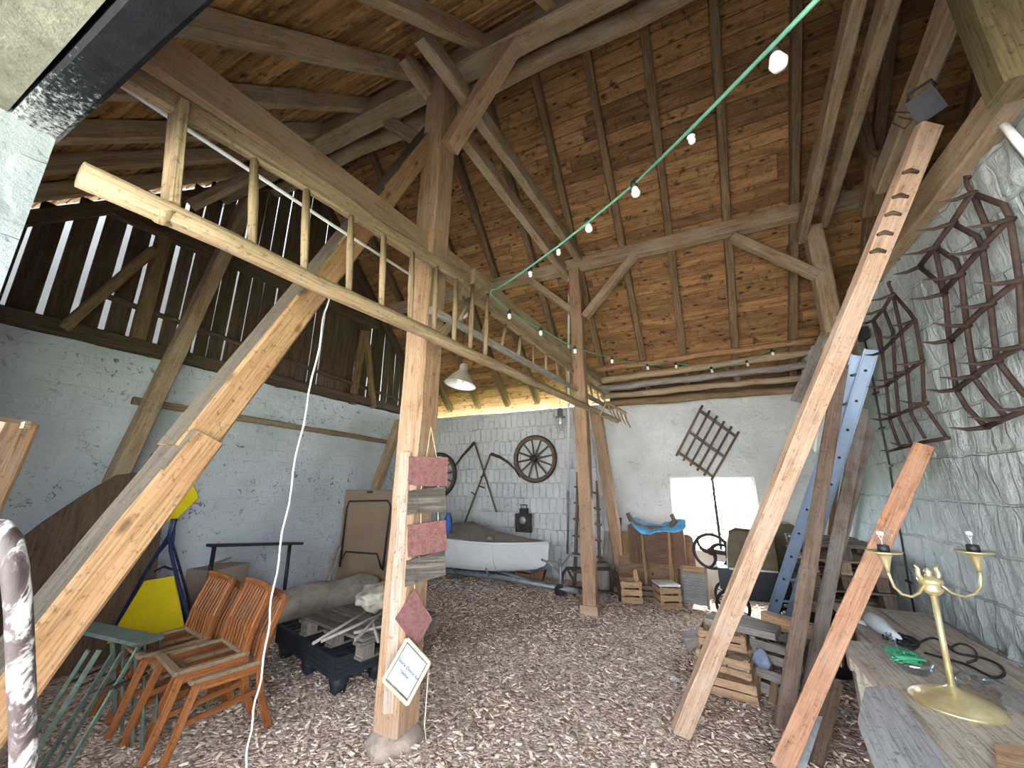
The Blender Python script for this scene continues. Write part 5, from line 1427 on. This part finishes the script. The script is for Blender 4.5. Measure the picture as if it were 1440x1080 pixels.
# ------------------------------------------------------------------ leaning planks
def lean(pt, pb, w, h, label, mat, up=(1, 0, 0), name='leaning_plank', w1=None):
    b = MB(); b.beam(pb, pt, w, h, up=up, ch=0.006, jit=0.003, seg=14, w1=w1)
    return tag(b.build(name, M[mat]), label, 'plank')
# long pale plank reaching the wall plate, with carved steps at its head
pb, pt = at(957, 1030, z=0.02), at(1306, 178, x=1.40)
t = thing('leaning_plank', pb, 'longest pale plank leaning up onto the wall plate, notched near its head', 'plank')
tow = (EYE - (pb + pt) / 2).normalized()
b = MB(); b.beam(pb, pt, 0.065, 0.115, up=Matrix.Rotation(R(30), 3, (pt - pb).normalized()) @ tow.cross((pt - pb).normalized()), ch=0.006, jit=0.003, seg=18); b.build('plank', M['plank'], t)
for (u, v) in ((1232, 372), (1242, 343), (1253, 312), (1263, 287), (1277, 252)):
    p = along(pb, pt, u) + tow * 0.035
    b = MB(); b.tube([p - V(0.035, 0.02, 0.0), p + V(0.0, -0.01, 0.012), p + V(0.04, 0.01, 0.0)], [0.010, 0.014, 0.010], 6); b.build('carved_notch', M['dark'], t)
lean(at(1190, 470, x=1.36), at(1100, 1025, z=0.02), 0.10, 0.035, 'tall dark stained plank between the pale plank and the blue ladder', 'darkp' if 'darkp' in M else 'beam', up=(0, 1, 0))
lean(at(1203, 440, x=1.42), at(1165, 760, z=0.9), 0.06, 0.07, 'dark upper plank showing behind the tall stained one', 'rafter', up=(0, 1, 0))
M['specky'] = wood('paint_specked_plank', (0.10, 0.072, 0.055), (0.20, 0.15, 0.12), (0.29, 0.23, 0.19), 0.88, 0.1, 0.9, (0.5, 0.46, 0.42), 0.35)
lean(at(1213, 575, x=1.46), at(1133, 1000, z=0.02), 0.095, 0.03, 'dark paint-specked plank with a sawn step at its upper end', 'specky', up=(0, 1, 0))
lean(at(1224, 602, x=1.50), at(1128, 985, z=0.02), 0.07, 0.03, 'dark plank pressed behind the paint-specked one', 'specky', up=(0, 1, 0))
pb, pt = at(1098, 1082, z=0.02), at(1298, 628, x=1.38)
b = MB(); tow = (EYE - (pb + pt) / 2).normalized(); b.beam(pb, pt, 0.10, 0.075, up=tow, ch=0.005, jit=0.003, seg=12)
tag(b.build('leaning_plank', M['orange']), 'bright orange squared plank leaning just left of the brass lamp'.replace(' left of', ' beside'), 'plank')
b = MB(); pb, pt = at(1121, 1085, z=0.02), at(1192, 866, z=0.70)
X = (pt - pb).normalized(); tow = (EYE - pb).normalized(); sd_ = X.cross(tow).normalized()
b.beam(pb, pt, 0.006, 0.06, up=sd_, ch=0.001, jit=0); b.beam(pb - tow * 0.03 + sd_ * 0.028, pt - tow * 0.03 + sd_ * 0.028, 0.06, 0.006, up=sd_, ch=0.001, jit=0)
M['zincbar'] = plain('scuffed_grey_steel', (0.20, 0.22, 0.24), 0.6, 0.3, 0.3, 16, (0.5, 0.48, 0.45), 0.45)
tag(b.build('angle_iron', M['zincbar']), 'scuffed grey angle iron leaning on the table end', 'iron bar')
lean(at(1172, 955, z=0.42), at(1142, 1075, z=0.0), 0.10, 0.03, 'short dark board standing behind the angle iron', 'dark', up=(0, 1, 0))
timber('white_strut', at(1162, 540, x=1.30), at(1150, 632, x=1.38), 0.09, 0.09, 'whitewashed strut stub on the wall corner behind the planks', 'strut', 'whitew' if 'whitew' in M else 'whitep', up=(1, 0, 0))
timber('corner_board', at(1174, 462, y=5.75), at(1126, 566, y=6.2), 0.035, 0.28, 'weathered grey board slanting over the ends of the stored poles', 'board', 'grey', up=(1, 0, 0.5))
# pale blue aluminium ladder leaning in the corner
t = thing('alu_ladder', at(1084, 900, z=0.0), 'pale blue aluminium ladder leaning in the corner behind the dark plank', 'ladder')
t.name = 'metal_ladder'
A0, A1 = at(1076, 893, z=0.0), at(1207, 500, x=1.37)
B0, B1 = at(1104, 896, z=0.0), at(1226, 492, x=1.43)
for p, q in ((A0, A1), (B0, B1)):
    X = (q - p).normalized(); tw = (EYE - (p + q) / 2).normalized(); sd_ = X.cross(tw).normalized()
    b = MB(); b.beam(p, q, 0.02, 0.098, up=sd_, ch=0.002, jit=0, seg=1)
    b.beam(p + sd_ * 0.045 + tw * 0.016, q + sd_ * 0.045 + tw * 0.016, 0.03, 0.012, up=sd_, ch=0.002, jit=0, seg=1); b.beam(p - sd_ * 0.045 + tw * 0.016, q - sd_ * 0.045 + tw * 0.016, 0.03, 0.012, up=sd_, ch=0.002, jit=0, seg=1)
    r_ = b.build('rail', M['alu'], t)
    for k in range(11):
        c = p.lerp(q, 0.06 + k * 0.088) + tw * 0.012
        b = MB(); b.lathe([(0, 0), (0.012, 0), (0.012, 0.006), (0, 0.006)], c, tw, 10); b.build('rung_end', M['black'], r_)
for k in range(11):
    b = MB(); b.tube([A0.lerp(A1, 0.06 + k * 0.088) - V(0, 0, 0), B0.lerp(B1, 0.06 + k * 0.088)], 0.013, 6); b.build('rung', M['alu'], t)
# junction box
bx = at(1214, 470, x=1.52)
t = thing('junction_box', bx, 'black junction box at the head of the wall cable', 'box')
b = MB(); b.box(bx, (0.05, 0.13, 0.11)); b.build('housing', M['black'], t)
b = MB(); b.box(bx - V(0.028, 0, 0), (0.008, 0.10, 0.08)); b.build('cover', M['blackm'], t)
# black wall cable with clips
t = thing('wall_cable', at(1282, 850, x=1.54), 'thin black cable clipped down the rough block wall', 'cable')
pts = [at(u, v, x=1.53) for u, v in ((1214, 470), (1222, 505), (1231, 553), (1240, 602), (1251, 655), (1258, 705), (1268, 760), (1278, 818), (1286, 862))]
b = MB(); b.tube(pts, 0.008, 6); b.build('cable', M['black'], t)
for (u, v) in ((1222, 505), (1231, 553), (1240, 602), (1251, 655), (1278, 818)):
    p = at(u, v, x=1.52); b = MB(); b.box(p, (0.02, 0.10, 0.016)); b.build('clip', M['black'], t)

# ------------------------------------------------------------------ pallets in the corner and the junk pile
def wood_pallet(loc, rot, label, mat='beam'):
    t = thing('wooden_pallet', loc, label, 'pallet', (0, 0, R(rot)), 'stacked pallets by the rough wall')
    W, D = 0.60, 0.95
    for k in range(5):
        b = MB(); b.beam((-W / 2, -D / 2 + 0.06 + k * (D - 0.12) / 4, 0.115), (W / 2, -D / 2 + 0.06 + k * (D - 0.12) / 4, 0.115), 0.12, 0.02, ch=0.003, jit=0.002); b.build('deck_board', M[mat], t, local=True)
    for x in (-W / 2 + 0.05, 0, W / 2 - 0.05):
        for y in (-D / 2 + 0.07, 0, D / 2 - 0.07):
            b = MB(); b.box((x, y, 0.062), (0.09, 0.12, 0.082)); b.build('block', M[mat], t, local=True)
        b = MB(); b.beam((x, -D / 2, 0.011), (x, D / 2, 0.011), 0.09, 0.02, ch=0.003, jit=0.001); b.build('runner', M[mat], t, local=True)
    return t
ords = ('bottom', 'second', 'third', 'fourth', 'fifth', 'sixth', 'seventh', 'top')
for k in range(8):
    wood_pallet((1.13 + rnd.uniform(-0.015, 0.015), 5.35 + rnd.uniform(-0.02, 0.02), 0.0 + k * 0.128), rnd.uniform(-3, 3), ('%s wooden pallet of the corner stack behind the dark planks' % ords[k]) if k in (0, 7) else '%s wooden pallet up in the corner stack behind the dark planks' % ords[k], 'brownw' if k % 3 else 'beam')
# crates with bricks
cA = crate('fruit_crate', (0.02, 3.98, 0.0), (0.42, 0.30, 0.13), -10, 'broken orange-brown fruit crate lowest in the junk pile, by the pale plank foot', n=2, gapf=0.15)
cB = crate('fruit_crate', (0.03, 4.02, 0.135), (0.38, 0.28, 0.14), -14, 'fruit crate holding two bricks, second from the floor', n=2, gapf=0.35)
cC = crate('fruit_crate', (0.03, 4.13, 0.28), (0.34, 0.28, 0.12), -8, 'fruit crate under the grey plank end, topmost of its stack', n=2, gapf=0.2)
for i, (x, y, a, lab) in enumerate(((-0.06, 3.97, 8, 'reddish brick in the middle fruit crate, nearer the pale plank'), (0.12, 3.94, -16, 'reddish brick in the middle fruit crate, nearer the blue ladder'))):
    b = MB(); b.box((x, y, 0.205), (0.16, 0.10, 0.085), rz(a)); o = b.build('brick', M['brick']); tag(o, lab, 'brick')
    bv = o.modifiers.new('soft', 'BEVEL'); bv.width = 0.012; bv.segments = 2
b = MB(); b.prism([(0, 0), (0.50, -0.06), (0.56, 0.14), (0.33, 0.25), (0.05, 0.20)], 0.05, (-0.10, 4.08, 0.42), V(1, 0, -0.06), V(0.05, 1, 0.06), grain='A')
tag(b.build('grey_offcut', M['grey']), 'weathered grey plank offcut lying across the fruit crates', 'plank')
timber('grey_offcut', (-0.32, 4.55, 0.12), (-0.08, 4.60, 0.16), 0.18, 0.10, 'dark grey block of wood on the chips behind the pale plank', 'plank', 'grey')
cD = crate('slatted_box', (0.42, 4.10, 0.0), (0.32, 0.30, 0.20), -28, 'grey slatted box lowest beneath the blue ladder foot', 'greyl' if 'greyl' in M else 'grey', n=2, gapf=0.3, cat='box')
cE = crate('slatted_box', (0.44, 4.14, 0.21), (0.34, 0.30, 0.17), -24, 'grey slatted box topmost beneath the blue ladder foot', 'grey', n=2, gapf=0.3, cat='box')
timber('timber_block', (0.36, 4.34, 0.46), (0.72, 4.18, 0.43), 0.11, 0.11, 'short honey-coloured timber block on the slatted boxes', 'block', 'crate')
timber('timber_block', (0.62, 4.05, 0.36), (0.80, 3.98, 0.34), 0.10, 0.10, 'short pale timber block wedged behind the tall dark plank', 'block', 'ladder')
b = MB(); b.lathe([(0.04, 0.0), (0.06, 0.04), (0.045, 0.09), (0.02, 0.12), (0, 0.125)], at(1074, 938, z=0.24), n=10, sq=lambda g, r, z: 1 + 0.25 * math.sin(3 * g + 9 * z))
tag(b.build('cloth_bundle', plain('faded_blue_cloth', (0.17, 0.20, 0.28), 0.9, 0, 0.3, 20)), 'faded blue cloth bundle stuffed between fruit crates and slatted boxes', 'cloth')
timber('loose_lath', at(1086, 990, z=0.02), at(1090, 952, z=0.12), 0.05, 0.02, 'short pale lath standing before the slatted boxes', 'lath', 'ladder')
timber('loose_lath', (0.20, 3.93, 0.02), (0.30, 4.20, 0.22), 0.05, 0.02, 'pale lath leaning in the gap beside the fruit crates', 'lath', 'crate')
t = thing('plastic_tub', (0.86, 4.72, 0), 'black plastic tub behind the timber blocks', 'tub')
b = MB(); b.lathe([(0.15, 0), (0.19, 0.38), (0.205, 0.40), (0.17, 0.40), (0.14, 0.03), (0, 0.03)], n=20); b.build('tub', M['black'], t, local=True)
b = MB(); b.torus((0, 0, 0.40), (0, 0, 1), 0.195, 0.012, 24, 6); b.build('rim', M['black'], t, local=True)
t = thing('spoked_wheel', (0.55, 5.05, 0.10), 'small black spoked wheel lying near the blue ladder foot', 'wheel')
spoked(t, (0.55, 5.05, 0.12), 0.10, 0.016, 7)

# ------------------------------------------------------------------ plank table with the brass lamp
TZ = 0.62
t = thing('plank_table', (1.07, 2.6, 0), 'rough grey plank table along the block wall under the brass lamp', 'table')
xs = ((0.665, 0.86, 3.46), (0.875, 1.16, 4.45), (1.175, 1.47, 4.38))
for (x0, x1, y1) in xs:
    b = MB()
    b.beam(((x0 + x1) / 2, 0.95, TZ - 0.02), ((x0 + x1) / 2 + (0.03 if x0 < 0.7 else 0), y1, TZ - 0.02), x1 - x0, 0.04, ch=0.005, jit=0.003, seg=12)
    b.build('table_board', M['table'] if 'table' in M else M['greyt'], t)
for (x, y) in ((0.76, 3.36), (1.38, 3.36), (0.76, 1.3), (1.38, 1.3), (1.38, 4.2), (1.0, 4.2)):
    b = MB(); b.beam((x, y, -0.01), (x, y, TZ - 0.04), 0.08, 0.10, up=(0, 1, 0)); b.build('leg', M['greyt'], t)
for y in (3.36, 1.3):
    b = MB(); b.beam((0.70, y, TZ - 0.085), (1.44, y, TZ - 0.085), 0.06, 0.09); b.build('cross_bar', M['greyt'], t)
b = MB()
q = [at(u, v, z=TZ + 0.035) for u, v in ((1206, 1012), (1217, 966), (1254, 963), (1346, 1090), (1240, 1095))]
ctr = sum(q, V(0, 0, 0)) / 5
vs = q + [p - V(0, 0, 0.034) for p in q]
b.add(vs, [tuple(range(5)), tuple(range(9, 4, -1))] + [(i, 5 + i, 5 + (i + 1) % 5, (i + 1) % 5) for i in range(5)], (q[3] - q[2]).normalized(), (q[3] - q[2]).normalized().cross(V(0, 0, 1)), (0, 0, 1))
tag(b.build('loose_board', M['greyb']), 'loose grey board with clipped corner overhanging the table edge', 'board')
b = MB(); q = [at(u, v, z=TZ + 0.02) for u, v in ((1398, 1043), (1450, 1050), (1460, 1100), (1405, 1100))]
vs = q + [p - V(0, 0, 0.02) for p in q]
b.add(vs, [(0, 1, 2, 3), (7, 6, 5, 4), (0, 4, 5, 1), (1, 5, 6, 2), (2, 6, 7, 3), (3, 7, 4, 0)])
tag(b.build('small_board', M['crate']), 'small tan board with curled edge at the near table end', 'board')
# brass lamp
LB = at(1345, 992, z=TZ); LB.z = TZ
hx = V(_RT)                                   # arms spread square to the line of sight
t = thing('brass_lamp', LB, 'tarnished brass two-armed table lamp with round clear bulbs', 'lamp')
b = MB(); b.lathe([(0.152, 0.0), (0.158, 0.006), (0.155, 0.014), (0.145, 0.016), (0.143, 0.022), (0.10, 0.042), (0.05, 0.06), (0.02, 0.072), (0.015, 0.08)], LB, n=40, sq=lambda g, r, z: 1); b.build('base', M['brass'], t)
sh_t = 0
hz = 0.50
HD = LB + V(0.015, 0.0, hz)
b = MB(); b.tube([LB + V(0, 0, 0.06), HD - V(0, 0, 0.04)], 0.0125, 12); b.build('stem', M['brass'], t)
b = MB(); b.lathe([(0.0, -0.05), (0.018, -0.045), (0.034, -0.03), (0.042, -0.015), (0.030, -0.005), (0.046, 0.01), (0.046, 0.028), (0.02, 0.036), (0.012, 0.05), (0.018, 0.06), (0.006, 0.075), (0, 0.078)], HD, n=20); b.build('hub', M['brass'], t)
for s in (-1, 1):
    D = hx * s
    armn = [(0.03, 0.0), (0.055, -0.035), (0.09, -0.052), (0.125, -0.04), (0.148, -0.01), (0.157, 0.035), (0.158, 0.06)]
    k = 1.22 if s < 0 else 1.6
    b = MB(); b.tube([HD + D * a * k + V(0, 0, z) for a, z in armn], 0.006, 8); arm = b.build('arm', M['brass'], t)
    b = MB(); b.tube([HD + D * 0.035 + V(0, 0, 0.02), HD + D * 0.05 + V(0, 0, 0.045), HD + D * 0.045 + V(0, 0, 0.075), HD + D * 0.06 + V(0, 0, 0.09)], [0.008, 0.011, 0.008, 0.002], 6); b.build('leaf', M['brass'], arm)
    cz = HD + D * 0.158 * k + V(0, 0, 0.055)
    b = MB(); b.lathe([(0.006, 0.0), (0.012, 0.03), (0.024, 0.07), (0.034, 0.085), (0.068, 0.092), (0.070, 0.098), (0.03, 0.096), (0.0, 0.094)], cz, n=24, sq=lambda g, r, z: 1 + (0.06 * math.cos(8 * g) if r > 0.05 else 0.05 * math.cos(8 * g))); cup = b.build('cup', M['brass'], t)
    b = MB(); b.lathe([(0.0, 0.09), (0.024, 0.09), (0.024, 0.125), (0.018, 0.128), (0, 0.128)], cz, n=18); b.build('socket', M['black'], cup)
    bc = MB(); bc.lathe([(0.014, 0.127), (0.018, 0.135), (0.040, 0.156), (0.047, 0.180), (0.040, 0.205), (0.020, 0.222), (0, 0.227)], cz, n=22); bl = bc.build('glass_bulb', M['clear'], cup)
    b = MB(); b.tube([cz + V(0, 0, 0.128), cz + V(0, 0, 0.15), cz + D * 0.01 + V(0, 0, 0.168), cz - D * 0.01 + V(0, 0, 0.168), cz + V(0, 0, 0.15)], 0.002, 5); b.build('filament', M['whitep'], cup)
# frosted bottle-shaped lamp glass
p, q = at(1224, 870, z=TZ + 0.055), at(1262, 898, z=TZ + 0.03)
L = (q - p); ln = L.length
b = MB(); b.lathe([(0.0, -0.03), (0.035, -0.015), (0.052, 0.03), (0.05, ln * 0.45), (0.032, ln * 0.8), (0.024, ln), (0.02, ln)], p, L, 22)
tag(b.build('glass_flask', M['frost']), 'frosted bluish glass flask lying near the far table end', 'flask')
def coil(cpx, rr, n, z, jit, seed):
    r2 = random.Random(seed); c = at(*cpx, z=z); P = []
    for k in range(n * 14):
        g = 2 * math.pi * k / 14
        rad = rr * (1 + 0.35 * math.sin(g * 0.37 + seed) + 0.1 * math.sin(g * 2.3))
        P.append(c + V(math.cos(g) * rad * 0.8 + 0.02 * math.sin(k * 0.31), math.sin(g) * rad * 1.25, 0.008 + 0.02 * abs(math.sin(k * 0.7 + seed))))
    return P
b = MB(); b.tube(coil((1268, 905), 0.075, 5, TZ, 0, 1), 0.0055, 6); tag(b.build('cable_coil', M['black']), 'tangled black cable coil beside the frosted flask', 'cable')
b = MB(); b.tube(smooth([at(u, v, z=TZ + 0.010) for u, v in ((1290, 905), (1310, 897), (1330, 905), (1345, 918), (1380, 925), (1405, 935), (1412, 948), (1395, 952), (1360, 935), (1325, 925), (1300, 918))], 6), 0.007, 6)
tag(b.build('cable', M['black']), 'black cable looping behind the brass lamp stem', 'cable')
b = MB(); b.tube(smooth([at(u, v, z=TZ + 0.02 + 0.02 * (i % 2)) for i, (u, v) in enumerate(((1335, 912), (1350, 905), (1368, 912), (1374, 926), (1360, 932)))], 6), 0.006, 6)
tag(b.build('cable', M['iron']), 'short dark cable loop standing nearest the block wall', 'cable')
t = thing('iron_chain', at(1252, 895, z=TZ), 'short grey iron chain lying on the tangled black coil', 'chain')
for k in range(6):
    c = at(1246 + k * 3.0, 886 + k * 5.2, z=TZ + 0.045); a = k % 2
    b = MB(); b.tube([c + V(0.012 * math.cos(g) * (1 if a else 0.3), 0.022 * math.sin(g), 0.012 * math.cos(g) * (0.3 if a else 1)) for g in [2 * math.pi * i / 12 for i in range(12)]], 0.0045, 6, True); b.build('link', M['galv'], t)
# green net and glass float
gc = at(1285, 935, z=TZ + 0.035)
t = thing('glass_bowl', gc, 'low clear glass bowl stuffed with green netting beside the lamp base', 'bowl')
b = MB(); b.lathe([(0.0, -0.034), (0.05, -0.034), (0.075, -0.01), (0.082, 0.025), (0.079, 0.025), (0.07, -0.008), (0.045, -0.028), (0.0, -0.028)], gc, n=26); b.build('bowl', M['bag'], t)
b = MB(); r2 = random.Random(5); P = []
for k in range(260):
    P.append(gc + V(0.07 * math.sin(k * 0.83) * math.cos(k * 0.19) - 0.03, 0.075 * math.sin(k * 0.57 + 1) + 0.02, 0.012 + 0.035 * abs(math.sin(k * 0.41))))
b.tube(P, 0.003, 4)
b.build('netting', plain('green_netting', (0.05, 0.34, 0.16), 0.5, 0, 0.3, 40), t)
b = MB(); pc = at(1385, 962, z=TZ + 0.04)
vs = []; fs = []
for j in range(9):
    for i in range(28):
        th = math.pi * 0.5 * j / 8; g = 2 * math.pi * i / 28
        rr = 1 + 0.22 * n3((math.cos(g) * 2, math.sin(g) * 2, j * 0.4), 1.3)
        vs.append(pc + V(0.12 * math.cos(g) * math.sin(th + 0.001) * rr, 0.17 * math.sin(g) * math.sin(th + 0.001) * rr, -0.037 + 0.06 * math.cos(th) * (1 + 0.4 * n3((g, j, 3), 1.9))))
for j in range(8):
    for i in range(28): fs.append((j * 28 + i, (j + 1) * 28 + i, (j + 1) * 28 + (i + 1) % 28, j * 28 + (i + 1) % 28))
b.add(vs, fs, tint=1, smooth=True); tag(b.build('plastic_bag', M['bag']), 'crumpled clear plastic bag behind the brass lamp base', 'bag')
b = MB(); b.tube([at(1202, 872, z=TZ + 0.015), at(1218, 877, z=TZ + 0.015)], 0.015, 8); tag(b.build('white_peg', M['whitep']), 'short white peg at the far corner of the plank table', 'peg')

# ------------------------------------------------------------------ iron harrows on the rough wall
def hpx(p): return (1200 + p[0] / 2.7, 240 + p[1] / 2.7)
def harrow(loc_label, bars, crosses, tines, r, tl, hook):
    HX = 1.47
    P = lambda p, dx=0.0: at(*hpx(p), x=HX + dx)
    t = thing('iron_harrow', P(crosses[-1][0]), loc_label, 'harrow')
    for bb_ in bars:
        b = MB(); b.tube([P(p) for p in bb_], r, 7); b.build('long_bar', M['rust'], t)
    for cc_ in crosses:
        b = MB(); b.tube([P(p, -0.02) for p in cc_], r * 1.15, 7); b.build('cross_bar', M['rust'], t)
    for (a, c) in tines:
        p = P(a, -0.02); q = P(c, -tl)
        mid = p.lerp(q, 0.5) - V(0, 0, 0.012)
        b = MB(); b.tube([p + (p - q) * 0.12, p, mid, q], [r * 0.9, r * 1.0, r * 0.8, r * 0.15], 6); b.build('tine', M['rust'], t)
    b = MB(); b.tube([P(p) for p in hook], r * 0.9, 6); b.build('hook', M['rust'], t)
harrow('larger rusty iron tine harrow hung on the rough block wall',
       [[(250, 365), (330, 430), (350, 480), (365, 640), (390, 830), (430, 900), (505, 975)],
        [(310, 290), (390, 340), (410, 400), (430, 585), (460, 790), (520, 870), (575, 930)],
        [(375, 200), (470, 250), (490, 290), (520, 500), (545, 720), (640, 840), (700, 890)],
        [(450, 85), (570, 130), (595, 180), (630, 415), (645, 660), (700, 730)],
        [(310, 290), (345, 460)], [(455, 85), (522, 250)]],
       [[(250, 365), (310, 290), (375, 200), (450, 85)], [(335, 470), (405, 390), (490, 290), (595, 180)], [(365, 645), (430, 585), (520, 500), (635, 410)], [(390, 832), (460, 778), (545, 715), (660, 655)], [(500, 975), (575, 940), (700, 890)]],
       [((250, 365), (150, 395)), ((310, 290), (190, 320)), ((375, 200), (235, 228)), ((450, 85), (325, 120)), ((340, 467), (215, 488)), ((405, 395), (265, 415)), ((490, 292), (360, 320)), ((592, 185), (420, 215)), ((365, 645), (245, 650)), ((430, 588), (300, 578)), ((520, 506), (375, 515)), ((630, 418), (460, 425)), ((390, 832), (270, 830)), ((460, 780), (325, 785)), ((545, 722), (400, 730)), ((640, 668), (490, 672)), ((500, 975), (362, 975)), ((572, 940), (435, 935)), ((690, 895), (540, 905))],
       0.0135, 0.20, [(450, 85), (432, 55), (428, 20), (440, 25)])
harrow('smaller rusty iron tine harrow hung beside the wall cable',
       [[(75, 568), (100, 610), (125, 815), (140, 950), (175, 1045)], [(115, 525), (150, 610), (160, 790), (175, 940), (218, 1032)], [(150, 470), (180, 600), (205, 765), (220, 925), (272, 1015)], [(150, 465), (215, 540), (235, 570), (262, 720), (270, 895), (355, 1015)], [(75, 568), (105, 690)]],
       [[(75, 570), (115, 525), (150, 468)], [(105, 690), (170, 625), (232, 568)], [(125, 817), (160, 790), (205, 762), (265, 720)], [(135, 942), (200, 912), (280, 880)], [(172, 1055), (270, 1030), (360, 1015)]],
       [((75, 570), (18, 580)), ((115, 525), (22, 550)), ((150, 470), (55, 495)), ((105, 690), (42, 700)), ((170, 627), (85, 630)), ((230, 570), (128, 590)), ((125, 817), (50, 820)), ((160, 790), (78, 795)), ((205, 763), (108, 765)), ((255, 725), (150, 735)), ((135, 942), (62, 940)), ((175, 922), (85, 920)), ((270, 885), (175, 872)), ((175, 1055), (100, 1062)), ((222, 1042), (138, 1032))],
       0.0115, 0.16, [(150, 465), (138, 440), (132, 425), (138, 422)])
